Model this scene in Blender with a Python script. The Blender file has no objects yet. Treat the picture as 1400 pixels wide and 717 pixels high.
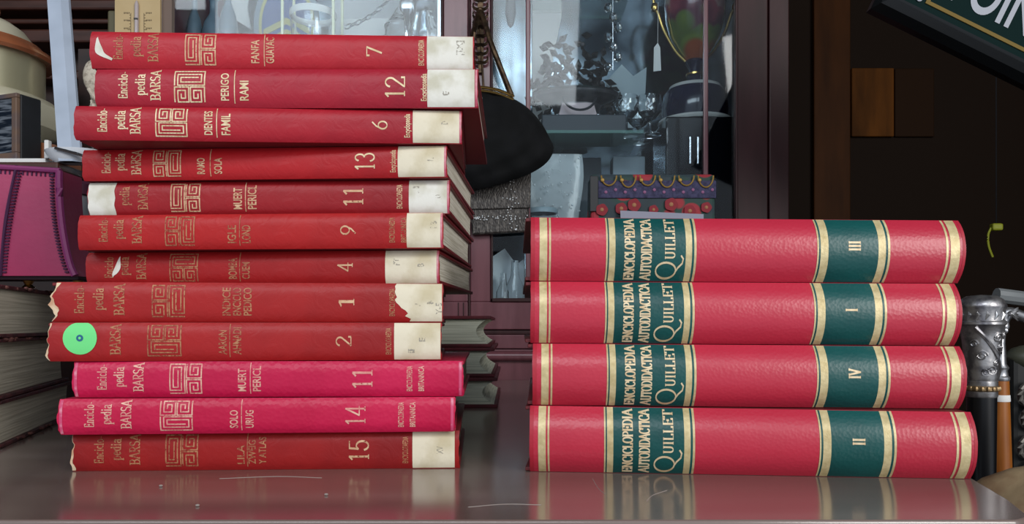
import bpy, bmesh, math, random
from mathutils import Vector, Matrix
random.seed(7)
SC = bpy.context.scene
COL = SC.collection
F = 1040.0; HZ = 445.0; CH = 0.105      # focal length in px, horizon row, eye height above the table

# ------------------------------------------------------------------ camera, world, light, exposure
cam = bpy.data.cameras.new('camera'); camo = bpy.data.objects.new('camera', cam); COL.objects.link(camo)
camo.location = (0, 0, CH); camo.rotation_euler = (math.pi / 2, 0, 0)
cam.sensor_width = 36; cam.lens = 36 * F / 1400
cam.shift_y = (HZ - 358.5) / 1400
cam.clip_start = 0.02
SC.camera = camo
w = bpy.data.worlds.new('World'); SC.world = w; w.use_nodes = True
w.node_tree.nodes['Background'].inputs[0].default_value = (0.80, 0.88, 1.0, 1)
w.node_tree.nodes['Background'].inputs[1].default_value = 0.52
def area(name, loc, target, sx, sy, power, col):
    l = bpy.data.lights.new(name, 'AREA'); l.shape = 'RECTANGLE'; l.size = sx; l.size_y = sy
    l.energy = power; l.color = col
    o = bpy.data.objects.new(name, l); COL.objects.link(o); o.location = loc
    o.rotation_euler = (Vector(target) - Vector(loc)).to_track_quat('-Z', 'Y').to_euler()
    return o
area('window_daylight', (-0.92, -1.75, 1.82), (-0.92, 0.6, 0.55), 2.65, 0.7, 35, (0.90, 0.95, 1.0))
area('right_fill', (2.05, -2.1, 1.15), (0.0, 0.7, 0.15), 1.15, 1.9, 64, (1.0, 0.97, 0.93))  # fill light added at the right front to brighten the page sides
vs = SC.view_settings
vs.view_transform = 'Standard'; vs.look = 'None'; vs.gamma = 1; vs.use_curve_mapping = False
vs.exposure = 0.22

# ------------------------------------------------------------------ helpers
def at(px, py, Y): return Vector(((px - 700) / F * Y, Y, CH + (HZ - py) / F * Y))
def lin(h):
    if not isinstance(h, str): return h
    c = [int(h[i:i + 2], 16) / 255 for i in (0, 2, 4)]
    return tuple(x / 12.92 if x < .04045 else ((x + .055) / 1.055) ** 2.4 for x in c)
def nd(nt, t, **k):
    n = nt.nodes.new(t)
    for a, b in k.items(): setattr(n, a, b)
    return n
def mat(name, c, rough=.5, metal=0, c2=None, vscale=20, vlo=.4, vhi=.65, bump=0, bscale=60, btype='noise',
        spec=.5, trans=0, ior=1.45, stretch=None, wear=None, wscale=150, distort=0, bdetail=3, coat=0, alpha=1, detail=4):
    m = bpy.data.materials.new(name); m.use_nodes = True; nt = m.node_tree
    b = nt.nodes['Principled BSDF']; c = lin(c)
    b.inputs['Base Color'].default_value = (*c, 1); b.inputs['Roughness'].default_value = rough
    b.inputs['Metallic'].default_value = metal; b.inputs['Specular IOR Level'].default_value = spec
    b.inputs['Transmission Weight'].default_value = trans; b.inputs['IOR'].default_value = ior
    b.inputs['Coat Weight'].default_value = coat; b.inputs['Coat Roughness'].default_value = .12
    tc = nd(nt, 'ShaderNodeTexCoord'); mp = nd(nt, 'ShaderNodeMapping')
    nt.links.new(tc.outputs['Object'], mp.inputs[0])
    if stretch: mp.inputs['Scale'].default_value = stretch
    if c2:
        n = nd(nt, 'ShaderNodeTexNoise'); n.inputs['Scale'].default_value = vscale; n.inputs['Detail'].default_value = detail
        nt.links.new(mp.outputs[0], n.inputs['Vector'])
        r = nd(nt, 'ShaderNodeValToRGB'); r.color_ramp.elements[0].position = vlo; r.color_ramp.elements[1].position = vhi
        r.color_ramp.elements[0].color = (*c, 1); r.color_ramp.elements[1].color = (*lin(c2), 1)
        nt.links.new(n.outputs['Fac'], r.inputs[0]); nt.links.new(r.outputs[0], b.inputs['Base Color'])
    if bump:
        if btype == 'voronoi':
            n2 = nd(nt, 'ShaderNodeTexVoronoi'); n2.inputs['Scale'].default_value = bscale; out = n2.outputs['Distance']
        else:
            n2 = nd(nt, 'ShaderNodeTexNoise'); n2.inputs['Scale'].default_value = bscale; n2.inputs['Detail'].default_value = bdetail; n2.inputs['Distortion'].default_value = distort
            out = n2.outputs['Fac']
        nt.links.new(mp.outputs[0], n2.inputs['Vector'])
        bp = nd(nt, 'ShaderNodeBump'); bp.inputs['Strength'].default_value = bump; bp.inputs['Distance'].default_value = .001
        nt.links.new(out, bp.inputs['Height']); nt.links.new(bp.outputs[0], b.inputs['Normal'])
    if wear is not None:                        # rubbed-off foil: holes where it is worn away
        n3 = nd(nt, 'ShaderNodeTexNoise'); n3.inputs['Scale'].default_value = wscale; n3.inputs['Detail'].default_value = 3
        nt.links.new(tc.outputs['Object'], n3.inputs['Vector'])
        r3 = nd(nt, 'ShaderNodeValToRGB'); r3.color_ramp.elements[0].position = wear - .08; r3.color_ramp.elements[1].position = wear + .08
        nt.links.new(n3.outputs['Fac'], r3.inputs[0])
        nt.links.new(r3.outputs[0], b.inputs['Alpha'])
    elif alpha < 1: b.inputs['Alpha'].default_value = alpha
    return m

class MB:
    def __init__(s): s.v = []; s.f = []
    def add(s, vs, fs):
        o = len(s.v); s.v += [tuple(p) for p in vs]; s.f += [tuple(i + o for i in f) for f in fs]; return s
    def box(s, x0, x1, y0, y1, z0, z1):
        return s.add([(x, y, z) for x in (x0, x1) for y in (y0, y1) for z in (z0, z1)],
                     [(0, 1, 3, 2), (4, 6, 7, 5), (0, 4, 5, 1), (2, 3, 7, 6), (0, 2, 6, 4), (1, 5, 7, 3)])
    def prism(s, poly, axis, a, b):             # poly: 2D outline in the other two axes, extruded a..b
        def mk(p, t): return (t, p[0], p[1]) if axis == 'x' else (p[0], t, p[1]) if axis == 'y' else (p[0], p[1], t)
        n = len(poly)
        return s.add([mk(p, a) for p in poly] + [mk(p, b) for p in poly],
                     [tuple(range(n))[::-1], tuple(range(n, 2 * n))] + [(i, (i + 1) % n, n + (i + 1) % n, n + i) for i in range(n)])
    def grid(s, fn, nu, nv, close_u=False):
        vs = [fn(i / nu, j / nv) for i in range(nu + (0 if close_u else 1)) for j in range(nv + 1)]
        N = nu if close_u else nu + 1
        return s.add(vs, [(i * (nv + 1) + j, ((i + 1) % N) * (nv + 1) + j, ((i + 1) % N) * (nv + 1) + j + 1, i * (nv + 1) + j + 1)
                          for i in range(nu) for j in range(nv)])
    def lathe(s, prof, c=(0, 0, 0), n=28, sx=1, sy=1):
        k = len(prof) - 1
        def fn(u, v):
            r, z = prof[round(v * k)]; a = 2 * math.pi * u
            return (c[0] + r * math.cos(a) * sx, c[1] + r * math.sin(a) * sy, c[2] + z)
        return s.grid(fn, n, k, True)
    def tube(s, pts, r, n=8, cap=True):
        pts = [Vector(p) for p in pts]; rings = []
        up = Vector((0, 0, 1))
        for i, p in enumerate(pts):
            d = (pts[min(i + 1, len(pts) - 1)] - pts[max(i - 1, 0)]).normalized()
            a = d.cross(up)
            if a.length < .05: a = d.cross(Vector((0, 1, 0)))
            a.normalize(); b = d.cross(a)
            rr = r[i] if isinstance(r, (list, tuple)) else r
            rings.append([p + rr * (math.cos(2 * math.pi * k / n) * a + math.sin(2 * math.pi * k / n) * b) for k in range(n)])
        vs = [q for R_ in rings for q in R_]
        fs = [(i * n + k, i * n + (k + 1) % n, (i + 1) * n + (k + 1) % n, (i + 1) * n + k) for i in range(len(pts) - 1) for k in range(n)]
        if cap: fs += [tuple(range(n)), tuple(range((len(pts) - 1) * n, len(pts) * n))]
        return s.add(vs, fs)
    def ball(s, c, rx, ry=None, rz=None, nu=14, nv=8):
        ry = ry or rx; rz = rz or rx
        return s.grid(lambda u, v: (c[0] + rx * math.cos(2 * math.pi * u) * math.sin(math.pi * (v * .998 + .001)),
                                    c[1] + ry * math.sin(2 * math.pi * u) * math.sin(math.pi * (v * .998 + .001)),
                                    c[2] - rz * math.cos(math.pi * (v * .998 + .001))), nu, nv, True)
    def build(s, name, m, parent=None, smooth=True, bevel=0, ang=35, loc=None):
        me = bpy.data.meshes.new(name); me.from_pydata(s.v, [], s.f)
        bm = bmesh.new(); bm.from_mesh(me); bmesh.ops.recalc_face_normals(bm, faces=bm.faces); bm.to_mesh(me); bm.free()
        if smooth:
            me.polygons.foreach_set('use_smooth', [True] * len(me.polygons)); me.set_sharp_from_angle(angle=math.radians(ang))
        me.materials.append(m)
        o = bpy.data.objects.new(name, me); COL.objects.link(o)
        if parent: o.parent = parent
        if loc is not None: o.location = loc
        if bevel:
            b = o.modifiers.new('bevel', 'BEVEL'); b.width = bevel; b.segments = 2; b.limit_method = 'ANGLE'
        return o
def tag(o, label=None, cat=None, group=None, kind=None):
    for k, v in (('label', label), ('category', cat), ('group', group), ('kind', kind)):
        if v: o[k] = v
    return o
def thing(name, label, cat, loc=(0, 0, 0), rz=0, group=None, rx=0, ry=0):
    o = bpy.data.objects.new(name, None); o.empty_display_size = .02; COL.objects.link(o)
    o.location = loc; o.rotation_euler = (rx, ry, rz)
    return tag(o, label, cat, group)
def struct(o): o['kind'] = 'structure'; return o
def bez(p0, p1, p2, p3, n=12):
    p0, p1, p2, p3 = map(Vector, (p0, p1, p2, p3))
    return [(1 - t) ** 3 * p0 + 3 * (1 - t) ** 2 * t * p1 + 3 * (1 - t) * t * t * p2 + t ** 3 * p3 for t in [i / n for i in range(n + 1)]]
def smoothpath(pts, n=6):                       # Catmull-Rom
    P = [Vector(p) for p in pts]; P = [2 * P[0] - P[1]] + P + [2 * P[-1] - P[-2]]; out = []
    for i in range(1, len(P) - 2):
        for k in range(n):
            t = k / n; a, b, c, d = P[i - 1:i + 3]
            out.append(.5 * ((2 * b) + (c - a) * t + (2 * a - 5 * b + 4 * c - d) * t * t + (3 * b - a - 3 * c + d) * t ** 3))
    return out + [P[-2]]

# ------------------------------------------------------------------ lettering: a small serif stroke font and the built-in sans
def arc(cx, cy, rx, ry, a0, a1, n=12):
    return [(cx + rx * math.cos(math.radians(a0 + (a1 - a0) * i / n)), cy + ry * math.sin(math.radians(a0 + (a1 - a0) * i / n))) for i in range(n + 1)]
# glyph: width, strokes (polylines), serif feet (x, y)
G = {
 'A': (.66, [[(.04, 0), (.33, 1)], [(.33, 1), (.62, 0)], [(.13, .34), (.52, .34)]], [(.04, 0), (.62, 0)]),
 'B': (.60, [[(.12, 0), (.12, 1)], [(.12, 1)] + arc(.28, .76, .24, .24, 90, -90) + [(.12, .52)], [(.12, .52)] + arc(.30, .26, .26, .26, 90, -90) + [(.12, 0)]], [(.08, 0), (.08, 1)]),
 'C': (.58, [arc(.33, .5, .29, .5, 42, 318, 18), [(.55, .84), (.55, .66)]], []),
 'D': (.64, [[(.12, 0), (.12, 1)], [(.12, 1)] + arc(.26, .5, .34, .5, 90, -90, 16) + [(.12, 0)]], [(.08, 0), (.08, 1)]),
 'E': (.54, [[(.12, 0), (.12, 1)], [(.08, 1), (.48, 1), (.48, .84)], [(.08, 0), (.50, 0), (.50, .18)], [(.12, .52), (.40, .52)], [(.40, .42), (.40, .62)]], []),
 'I': (.30, [[(.15, 0), (.15, 1)]], [(.15, 0), (.15, 1)]),
 'L': (.52, [[(.12, 0), (.12, 1)], [(.06, 0), (.48, 0), (.48, .2)]], [(.12, 1)]),
 'N': (.66, [[(.10, 0), (.10, 1)], [(.10, 1), (.54, 0)], [(.54, 0), (.54, 1)]], [(.10, 0), (.07, 1), (.54, 1)]),
 'O': (.64, [arc(.32, .5, .28, .5, 0, 360, 24)], []),
 'P': (.56, [[(.12, 0), (.12, 1)], [(.12, 1)] + arc(.27, .74, .25, .26, 90, -90) + [(.12, .48)]], [(.12, 0), (.08, 1)]),
 'Q': (.72, [arc(.34, .5, .31, .5, 0, 360, 26), [(.28, .02), (.45, -.10), (.62, -.30), (.80, -.34), (.92, -.24)]], []),
 'R': (.62, [[(.12, 0), (.12, 1)], [(.12, 1)] + arc(.28, .75, .24, .25, 90, -90) + [(.12, .5)], [(.28, .5), (.56, 0)]], [(.12, 0), (.08, 1), (.56, 0)]),
 'S': (.50, [arc(.25, .75, .2, .25, 30, 270, 12) + arc(.25, .25, .22, .25, 90, -150, 12)[1:]], []),
 'T': (.58, [[(.29, 0), (.29, 1)], [(.04, .82), (.04, 1), (.54, 1), (.54, .82)]], [(.29, 0)]),
 'U': (.64, [[(.12, 1), (.12, .3)] + arc(.32, .3, .20, .3, 180, 360, 12) + [(.52, 1)]], [(.12, 1), (.52, 1)]),
 'V': (.64, [[(.05, 1), (.32, 0)], [(.32, 0), (.59, 1)]], [(.06, 1), (.58, 1)]),
 'n': (.52, [[(.12, 0), (.12, .66)], [(.12, .5)] + arc(.27, .44, .15, .22, 150, 0, 8) + [(.42, 0)]], [(.12, 0), (.42, 0)]),
 'c': (.42, [arc(.24, .33, .19, .33, 45, 315, 12)], []),
 'i': (.26, [[(.13, 0), (.13, .66)], [(.13, .84), (.13, .96)]], [(.13, 0)]),
 'l': (.26, [[(.13, 0), (.13, 1)]], [(.13, 0)]),
 'o': (.48, [arc(.24, .33, .19, .33, 0, 360, 16)], []),
 'p': (.52, [[(.12, -.3), (.12, .66)], arc(.27, .33, .2, .33, 170, -170, 14)], [(.12, -.3)]),
 'e': (.44, [[(.06, .36), (.40, .36)] + arc(.24, .33, .17, .33, 10, 315, 12)], []),
 'd': (.52, [[(.40, 0), (.40, 1)], arc(.25, .33, .19, .33, 10, 350, 14)], [(.43, 0)]),
 'a': (.46, [[(.36, 0), (.36, .46)] + arc(.23, .5, .14, .16, 0, 160, 6), arc(.21, .18, .16, .18, 0, 360, 12)], [(.40, 0)]),
 '-': (.36, [[(.05, .33), (.30, .33)]], []), ' ': (.3, [], []),
 '1': (.36, [[(.20, 0), (.20, 1), (.06, .86)]], [(.20, 0)]),
 '2': (.56, [arc(.27, .74, .22, .26, 170, -30, 12) + [(.05, 0), (.52, 0), (.52, .16)]], []),
 '3': (.54, [arc(.25, .76, .2, .24, 160, -80, 10), arc(.25, .27, .23, .27, 85, -165, 12)], []),
 '4': (.58, [[(.40, 0), (.40, 1), (.03, .3), (.55, .3)]], [(.40, 0)]),
 '5': (.52, [[(.46, 1), (.12, 1), (.08, .54)] + arc(.24, .32, .22, .32, 120, -160, 12)], []),
 '6': (.56, [[(.46, 1), (.22, .74)] + arc(.28, .3, .23, .3, 160, -200, 18)], []),
 '7': (.52, [[(.06, .84), (.06, 1), (.50, 1), (.20, 0)]], []),
 '9': (.56, [[(.10, 0), (.34, .26)] + arc(.28, .7, .23, .3, -20, 340, 18)], []),
}
def stroke2d(pl, thick, thin):
    out = []
    for (x0, y0), (x1, y1) in zip(pl, pl[1:]):
        d = math.hypot(x1 - x0, y1 - y0)
        if d < 1e-9: continue
        ux, uy = (x1 - x0) / d, (y1 - y0) / d
        w_ = (thin + (thick - thin) * abs(uy)) / 2; e = w_ * .5
        nx, ny = -uy * w_, ux * w_
        a = (x0 - ux * e, y0 - uy * e); b = (x1 + ux * e, y1 + uy * e)
        out.append([(a[0] + nx, a[1] + ny), (b[0] + nx, b[1] + ny), (b[0] - nx, b[1] - ny), (a[0] - nx, a[1] - ny)])
    return out
def serif_text(t, thick=.15, thin=.06, sp=.08, big_first=1.0):
    polys = []; x = 0
    for i, ch in enumerate(t):
        wd, st, sf = G[ch]; k = big_first if i == 0 else 1
        if k > 1: dy = -.18
        else: dy = 0
        for pl in st: polys += [[(x + px * k, dy + py * k) for px, py in q] for q in stroke2d(pl, thick if k == 1 else thick * .55, thin)]
        for sx, sy in sf:
            polys += [[(x + px, py) for px, py in q] for q in stroke2d([(sx - .11, sy), (sx + .11, sy)], thin, thin)]
        x += (wd + sp) * k
    return polys, x - sp
_tc = {}
def sans_text(t):
    if t in _tc: return _tc[t]
    cu = bpy.data.curves.new('tmp', 'FONT'); cu.body = t; cu.resolution_u = 3 if len(t) != 4 or t != 'POIN' else 8; cu.size = 1; cu.offset = .018
    o = bpy.data.objects.new('tmp', cu); COL.objects.link(o)
    bpy.context.view_layer.update()
    me = o.evaluated_get(bpy.context.evaluated_depsgraph_get()).to_mesh()
    V = [(v.co.x, v.co.y) for v in me.vertices]; P = [[V[i] for i in p.vertices] for p in me.polygons]
    xs = [v[0] for v in V]
    P = [[((x - min(xs)), y / .73) for x, y in q] for q in P]
    r = (P, max(xs) - min(xs)); bpy.data.objects.remove(o); bpy.data.curves.remove(cu)
    _tc[t] = r; return r

# ------------------------------------------------------------------ the room
M = {}
M['darkwall'] = mat('dark_wall', '22150d', .8, c2='170e08', vscale=4, bump=.1, spec=.15)
M['floor'] = mat('floor_boards', '2c211b', .6, c2='1d1511', vscale=6, stretch=(1, 8, 1))
M['ceil'] = mat('ceiling_plaster', '3a332d', .9)
struct(MB().box(-1.75, 2.1, -.3, 3.1, -.80, -.75).build('floor', M['floor'], smooth=False))
struct(MB().box(-1.75, 2.1, -.3, 3.1, 1.95, 2.0).build('ceiling', M['ceil'], smooth=False))
struct(MB().box(-1.80, -1.75, .2, 3.1, -.75, 1.95).build('wall_left', M['darkwall'], smooth=False))
struct(MB().box(2.1, 2.15, .2, 3.1, -.75, 1.95).build('wall_right', M['darkwall'], smooth=False))
struct(MB().box(-1.80, 2.15, 3.1, 3.15, -.75, 1.95).build('wall_back', M['darkwall'], smooth=False))

# ------------------------------------------------------------------ table
M['table'] = mat('mahogany_polish', '6a5953', .18, c2='7c6d67', vscale=5, vlo=.35, vhi=.75, stretch=(.6, 4, 1), bump=.02, bscale=14, spec=.75, coat=.35)
M['edge'] = mat('mahogany_worn_edge', '4a2526', .5, c2='1e1010', vscale=70, vlo=.45, vhi=.6, bump=.5, bscale=120)
t = thing('table', 'polished dark mahogany table carrying the stacks of red books', 'table', (0, 0, 0))
outline = [(-1.2, .409), (.272, .409), (.284, .416), (.300, .46), (.318, .53), (.33, .62), (.335, 1.455), (-1.2, 1.455)]
MB().prism(outline, 'z', -.012, 0).build('tabletop', M['table'], t, bevel=.0015)
o2 = [(x + (.004 if x > 0 else 0), y - (.004 if y < .45 else 0)) for x, y in outline]
MB().prism(o2, 'z', -.034, -.013).build('edge_moulding', M['edge'], t, bevel=.003)
for x, y in ((-1.1, .5), (.22, .56), (-1.1, 1.38), (.26, 1.38)):
    MB().lathe([(.001, -.75), (.022, -.75), (.03, -.6), (.024, -.5), (.038, -.2), (.03, -.12), (.04, -.09), (.04, -.034), (.001, -.034)], (x, y, 0)).build('leg', M['edge'], t)
MB().box(-1.12, .24, .48, .50, -.11, -.034).build('apron', M['edge'], t, smooth=False)

scr = mat('scratch_in_polish', '938a84', .6)
for pts in ([(810, 655), (818, 668), (827, 676)], [(884, 686), (892, 678), (912, 671)], [(640, 694), (690, 690), (740, 691)], [(300, 655), (380, 652), (440, 654)]):
    P = [Vector(((x - 700) / F * (CH * F / (y - HZ)), CH * F / (y - HZ), 0)) for x, y in pts]
    MB().tube(smoothpath(P, 5), .00022, 4).build('scratch', scr, t)
for x, y, lb in ((270, 693, 'tiny white crumb on the table front, nearest the front edge'), (446, 678, 'tiny white crumb on the table below volume 15 numeral'), (220, 666, 'tiny white crumb on the table near the left end of volume 15')):
    Yc_ = CH * F / (y - HZ); tag(MB().ball((0, 0, 0), .0013, .001, .0007, 7, 5).build('crumb', scr, loc=((x - 700) / F * Yc_, Yc_, .0007)), lb, 'crumb', 'crumbs on the table')
# ------------------------------------------------------------------ books
M['page'] = mat('page_edges', 'dcd6c6', .85, c2='b0a892', vscale=28, vlo=.4, vhi=.75, stretch=(.6, .6, 42), bump=.6, bscale=40)
M['page_old'] = mat('old_page_edges', 'c9c4b4', .9, c2='a09a8a', vscale=16, vlo=.35, vhi=.7, stretch=(.5, .5, 30), bump=.5, bscale=30)
M['page_grey'] = mat('grey_page_edges', 'dcdecb', .85, c2='a9ad9a', vscale=26, vlo=.35, vhi=.7, stretch=(.4, .4, 34), bump=.5, bscale=30)
M['label'] = mat('label_paper', 'd6cdb6', .8, c2='bfb394', vscale=50, bump=.15, bscale=300)
M['label2'] = mat('label_paper_pale', 'd8d6cc', .8, c2='bdb9a6', vscale=60, bump=.15, bscale=300)
M['ink'] = mat('faded_ink', '9b968a', .9, wear=.5, wscale=700)
M['scuff'] = mat('bare_paper_core', 'd9c3a4', .9, c2='b98f72', vscale=120)
M['gold'] = mat('gold_foil', 'dcc8a4', .45, .15, c2='c4a981', vscale=200, spec=.5)
M['gold_worn'] = mat('gold_foil_worn', 'd0ac88', .5, .12, c2='b98a68', vscale=150, wear=.35, wscale=420)
M['gold_faint'] = mat('gold_foil_faint', 'b07a56', .55, .12, c2='9a5a40', vscale=150, wear=.40, wscale=380)
M['pink_foil'] = mat('gold_foil_on_pink', 'dcae9a', .5, .12, c2='cc8078', vscale=160, wear=.34, wscale=420)
M['qgold'] = mat('gilt_band', 'd3c397', .42, .2, c2='ac9a6c', vscale=160, vlo=.3, vhi=.75, bump=.2, bscale=500)
M['qgreen'] = mat('green_leather', '0f4c4a', .36, c2='0b4241', vscale=30, bump=.12, bscale=420, btype='voronoi')
M['qred'] = mat('crimson_leather', 'b42a3f', .33, c2='aa263a', vscale=10, bump=.12, bscale=430, btype='voronoi', spec=.6)
M['qred2'] = mat('crimson_leather_cover', '5c1c20', .5)
M['qedge'] = mat('crimson_rubbed_edge', 'a31e30', .5, bump=.2, bscale=300)

def make_book(name, label, L, D, T, case, cover, page, bulge=.0025, p=4, bt=.0028, sq=.003, rag=(0, 0), ext=0, taper=0, group=None, concave=.006, hinge=.004):
    root = thing(name, label, 'book', group=group)
    rnd = random.Random(label)
    def rg(v, side):
        a = rag[side]; s_ = 0
        for k in range(1, 7): s_ += math.sin(v * k * 5.3 + rnd_ph[side][k]) / k ** .6
        return abs(a) * (s_ * .35 + .5)
    rnd_ph = [[rnd.uniform(0, 6.28) for _ in range(8)] for _ in range(2)]
    def S(u, v, off=0):                         # spine surface, u in metres from the left end, v 0..1 upwards
        e = 1e-3
        f = lambda q: (-bulge * (1 - abs(2 * q - 1) ** p), T * q)
        a, b = f(v - e), f(v + e); dy, dz = b[0] - a[0], b[1] - a[1]; l = math.hypot(dy, dz)
        y, z = f(v)
        z = z + off * dy / l if 0.02 < v < .98 else z
        x = u - L / 2
        return (x, y - off * abs(dz) / l - 0, z * (1 + taper * (x / L)))
    NV = 14
    def fn(i, j):
        u = i * L
        if i < .01: u = rg(j, 0)
        if i > .99: u = L - rg(j, 1)
        return S(u, j)
    sp = MB(); nu = 40
    sp.grid(fn, nu, NV)
    def fin(i, j):
        x, y, z = fn(i, j); return (x, max(y, -bulge) + .0022 if False else y + .0022, z * .985 + T * .0075)
    sp.grid(fin, nu, NV)
    n1 = (nu + 1) * (NV + 1)
    for j in range(NV):
        for c in (0, nu):
            a = c * (NV + 1) + j; sp.f.append((a, a + 1, n1 + a + 1, n1 + a))
    for i in range(nu):
        for r_ in (0, NV):
            a = i * (NV + 1) + r_; b = (i + 1) * (NV + 1) + r_; sp.f.append((a, b, n1 + b, n1 + a))
    spine = sp.build('spine', case, root)
    tz = lambda x, z: z * (1 + taper * (x / L))
    for top in (0, 1):
        pr = [(.0003, .0002), (hinge * .6, .0016), (hinge * 1.6, .0002), (D, 0), (D, bt), (.0003, bt)]
        if top: pr = [(y, T - z) for y, z in pr]
        b = MB().prism(pr, 'x', -L / 2 - ext, L / 2)
        b.v = [(x, y, tz(x, z)) for x, y, z in b.v]
        b.build('cover', cover, root, bevel=.0006)
    n = 8
    prof = [(.002, bt), ] + [(D - sq - concave * (1 - (2 * k / n - 1) ** 2), bt + (T - 2 * bt) * k / n) for k in range(n + 1)] + [(.002, T - bt)]
    b = MB().prism(prof, 'x', -L / 2 + sq, L / 2 - sq); b.v = [(x, y, tz(x, z)) for x, y, z in b.v]
    b.build('page_block', page, root, smooth=False)
    return root, spine, S, rg
def patch(S, spine, name, m, u0, u1, v0=0., v1=1., off=.0002, nu=4, nv=14, el=None, er=None):
    def fn(i, j):
        v = v0 + (v1 - v0) * j
        a = u0 + (el(v) if el else 0); b = u1 + (er(v) if er else 0)
        return S(a + (b - a) * i, v, off)
    return MB().grid(fn, nu, nv).build(name, m, spine)
def place(S, polys, ub, ut, v0, v1, wid, off, mb):
    for q in polys:
        mb.add([S(ub - y * (ub - ut), v0 + x / wid * (v1 - v0), off) for x, y in q], [tuple(range(len(q)))])
def spiral(x0, y0, x1, y1, s):
    l, r, b, t = x0, x1, y0, y1; pts = [(l, b), (l, t), (r, t), (r, b)]; l += s
    while True:
        pts.append((l, b)); t -= s
        if t - b < s * .7: break
        pts.append((l, t)); r -= s
        if r - l < s * .7: break
        pts.append((r, t)); b += s
        if t - b < s * .7: break
        pts.append((r, b)); l += s
        if r - l < s * .7: break
    return pts
def emblem(kind):                               # unit square Greek-key device
    g = .06; h = .5
    big_h = lambda y0, y1: [spiral(0, y0, 1, y1, .105)]
    big_v = lambda x0, x1: [[(b, a) for a, b in spiral(0, x0, 1, x1, .105)]]
    if kind == 'T1B2': return big_h(h + g / 2, 1) + [spiral(0, 0, h - g / 2, h - g / 2, .11), spiral(1, 0, h + g / 2, h - g / 2, -.11) if False else [(1 - x, y) for x, y in spiral(0, 0, h - g / 2, h - g / 2, .11)]]
    if kind == 'T2B1': return [[(x, 1 - y) for x, y in q] for q in emblem('T1B2')]
    if kind == 'L1R2': return big_v(0, h - g / 2) + [[(x + h + g / 2, y) for x, y in spiral(0, 0, h - g / 2, h - g / 2, .11)], [(x + h + g / 2, 1 - y) for x, y in spiral(0, 0, h - g / 2, h - g / 2, .11)]]
    return [[(1 - x, y) for x, y in q] for q in emblem('L1R2')]

BARSA = [  # vol, xl, xr, Y, rot, colour, second colour, emblem, gold, text xs, emblem x, titles [(x, text, half)], line x, number x, publisher xs, label span
 ('7', 128, 648, .555, 2, 'ab1f2b', '9c1c28', 'L1R2', 'gold_worn', (172, 196, 219), (256, 296), [(355, 'FANFA', 10), (375, 'GUAYAC', 10)], 362, 511, [(578, 'ENCYCLOPAEDIA')], (583, 646)),
 ('12', 129, 655, .551, 0, 'a11b2d', '8e1a2b', 'T1B2', 'gold', (174, 198, 219), (239, 280), [(313, 'PERIGO', 10), (340, 'RAMI', 11)], 321, 541, [(583, 'Encyclopaedia')], (585, 650)),
 ('6', 108, 631, .551, 2.6, 'a31a28', '901825', 'T2B1', 'gold', (152, 176, 196), (217, 258), [(292, 'DIENTES', 10), (316, 'FAMIL', 11)], 298, 518, [(558, 'Encyclopaedia')], (563, 627)),
 ('13', 105, 613, .568, -3, 'ad1a20', '98191f', 'L2R1', 'gold_worn', (146, 166, 189), (207, 245), [(279, 'RAMO', 10), (303, 'SOLA', 10)], 287, 501, [(542, 'Encyclopaedia')], (546, 611)),
 ('11', 114, 617, .575, -2.3, '94181f', '85161d', 'L1R2', 'gold_worn', (None, 173, 199), (232, 272), [(331, 'MUERT', 11), (351, 'PERICL', 11)], 336, 485, [(551, 'ENCYCLOPAEDIA')], (561, 615)),
 ('9', 99, 608, .567, -3, 'aa1c1c', '97191b', 'L2R1', 'gold_faint', (142, 164, 190), (224, 264), [(323, 'IGLE', 11), (343, 'LOND', 11)], 328, 478, [(541, 'ENCYCLOPAEDIA'), (557, 'BRITANNICA')], (558, 607)),
 ('4', 107, 604, .581, -4.3, '9d1a1c', '8a181a', 'T1B2', 'gold_faint', (147, 169, 194), (229, 268), [(324, 'BOMBA', 11), (342, 'CUEM', 10)], 328, 475, [], (530, 600)),
 ('1', 80, 605, .550, 4.5, '9f1d1d', '8c1a1b', 'L2R1', 'gold_faint', (124, 149, 176), (213, 255), [(316, 'INDICE', 10), (330, 'ENCICLO', 10), (344, 'PEDICO', 10)], None, 472, [(537, 'ENCYCLOPAEDIA')], (538, 603)),
 ('2', 75, 603, .547, 4.5, 'a01d1e', '8a191b', 'T2B1', 'gold_faint', (None, None, 171), (207, 250), [(311, 'AARON', 10), (330, 'AHMADI', 10)], 315, 468, [(532, 'ENCYCLOPAEDIA')], (537, 601)),
 ('11', 104, 634, .545, 2, 'b0143f', 'c01c4a', 'L1R2', 'pink_foil', (150, 173, 199), (235, 277), [(337, 'MUERT', 10), (357, 'PERICL', 10)], 343, 495, [(562, 'ENCYCLOPAEDIA'), (578, 'BRITANNICA')], None),
 ('14', 87, 623, .540, 3.5, 'b0133c', 'bf1b47', 'T2B1', 'pink_foil', (135, 158, 184), (223, 265), [(326, 'SOLO', 10), (347, 'URUG', 10)], 331, 485, [(550, 'ENCYCLOPAEDIA'), (566, 'BRITANNICA')], None),
 ('15', 103, 628, .550, 2.5, '951b1b', '7f1719', 'L1R2', 'gold_faint', (147, 170, 195), (230, 272), [(335, 'LILA', 9), (350, 'ZWEIG', 9), (364, 'Y ATLAS', 9)], 339, 490, [(556, 'ENCYCLOPAEDIA')], (563, 621)),
]
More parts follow.
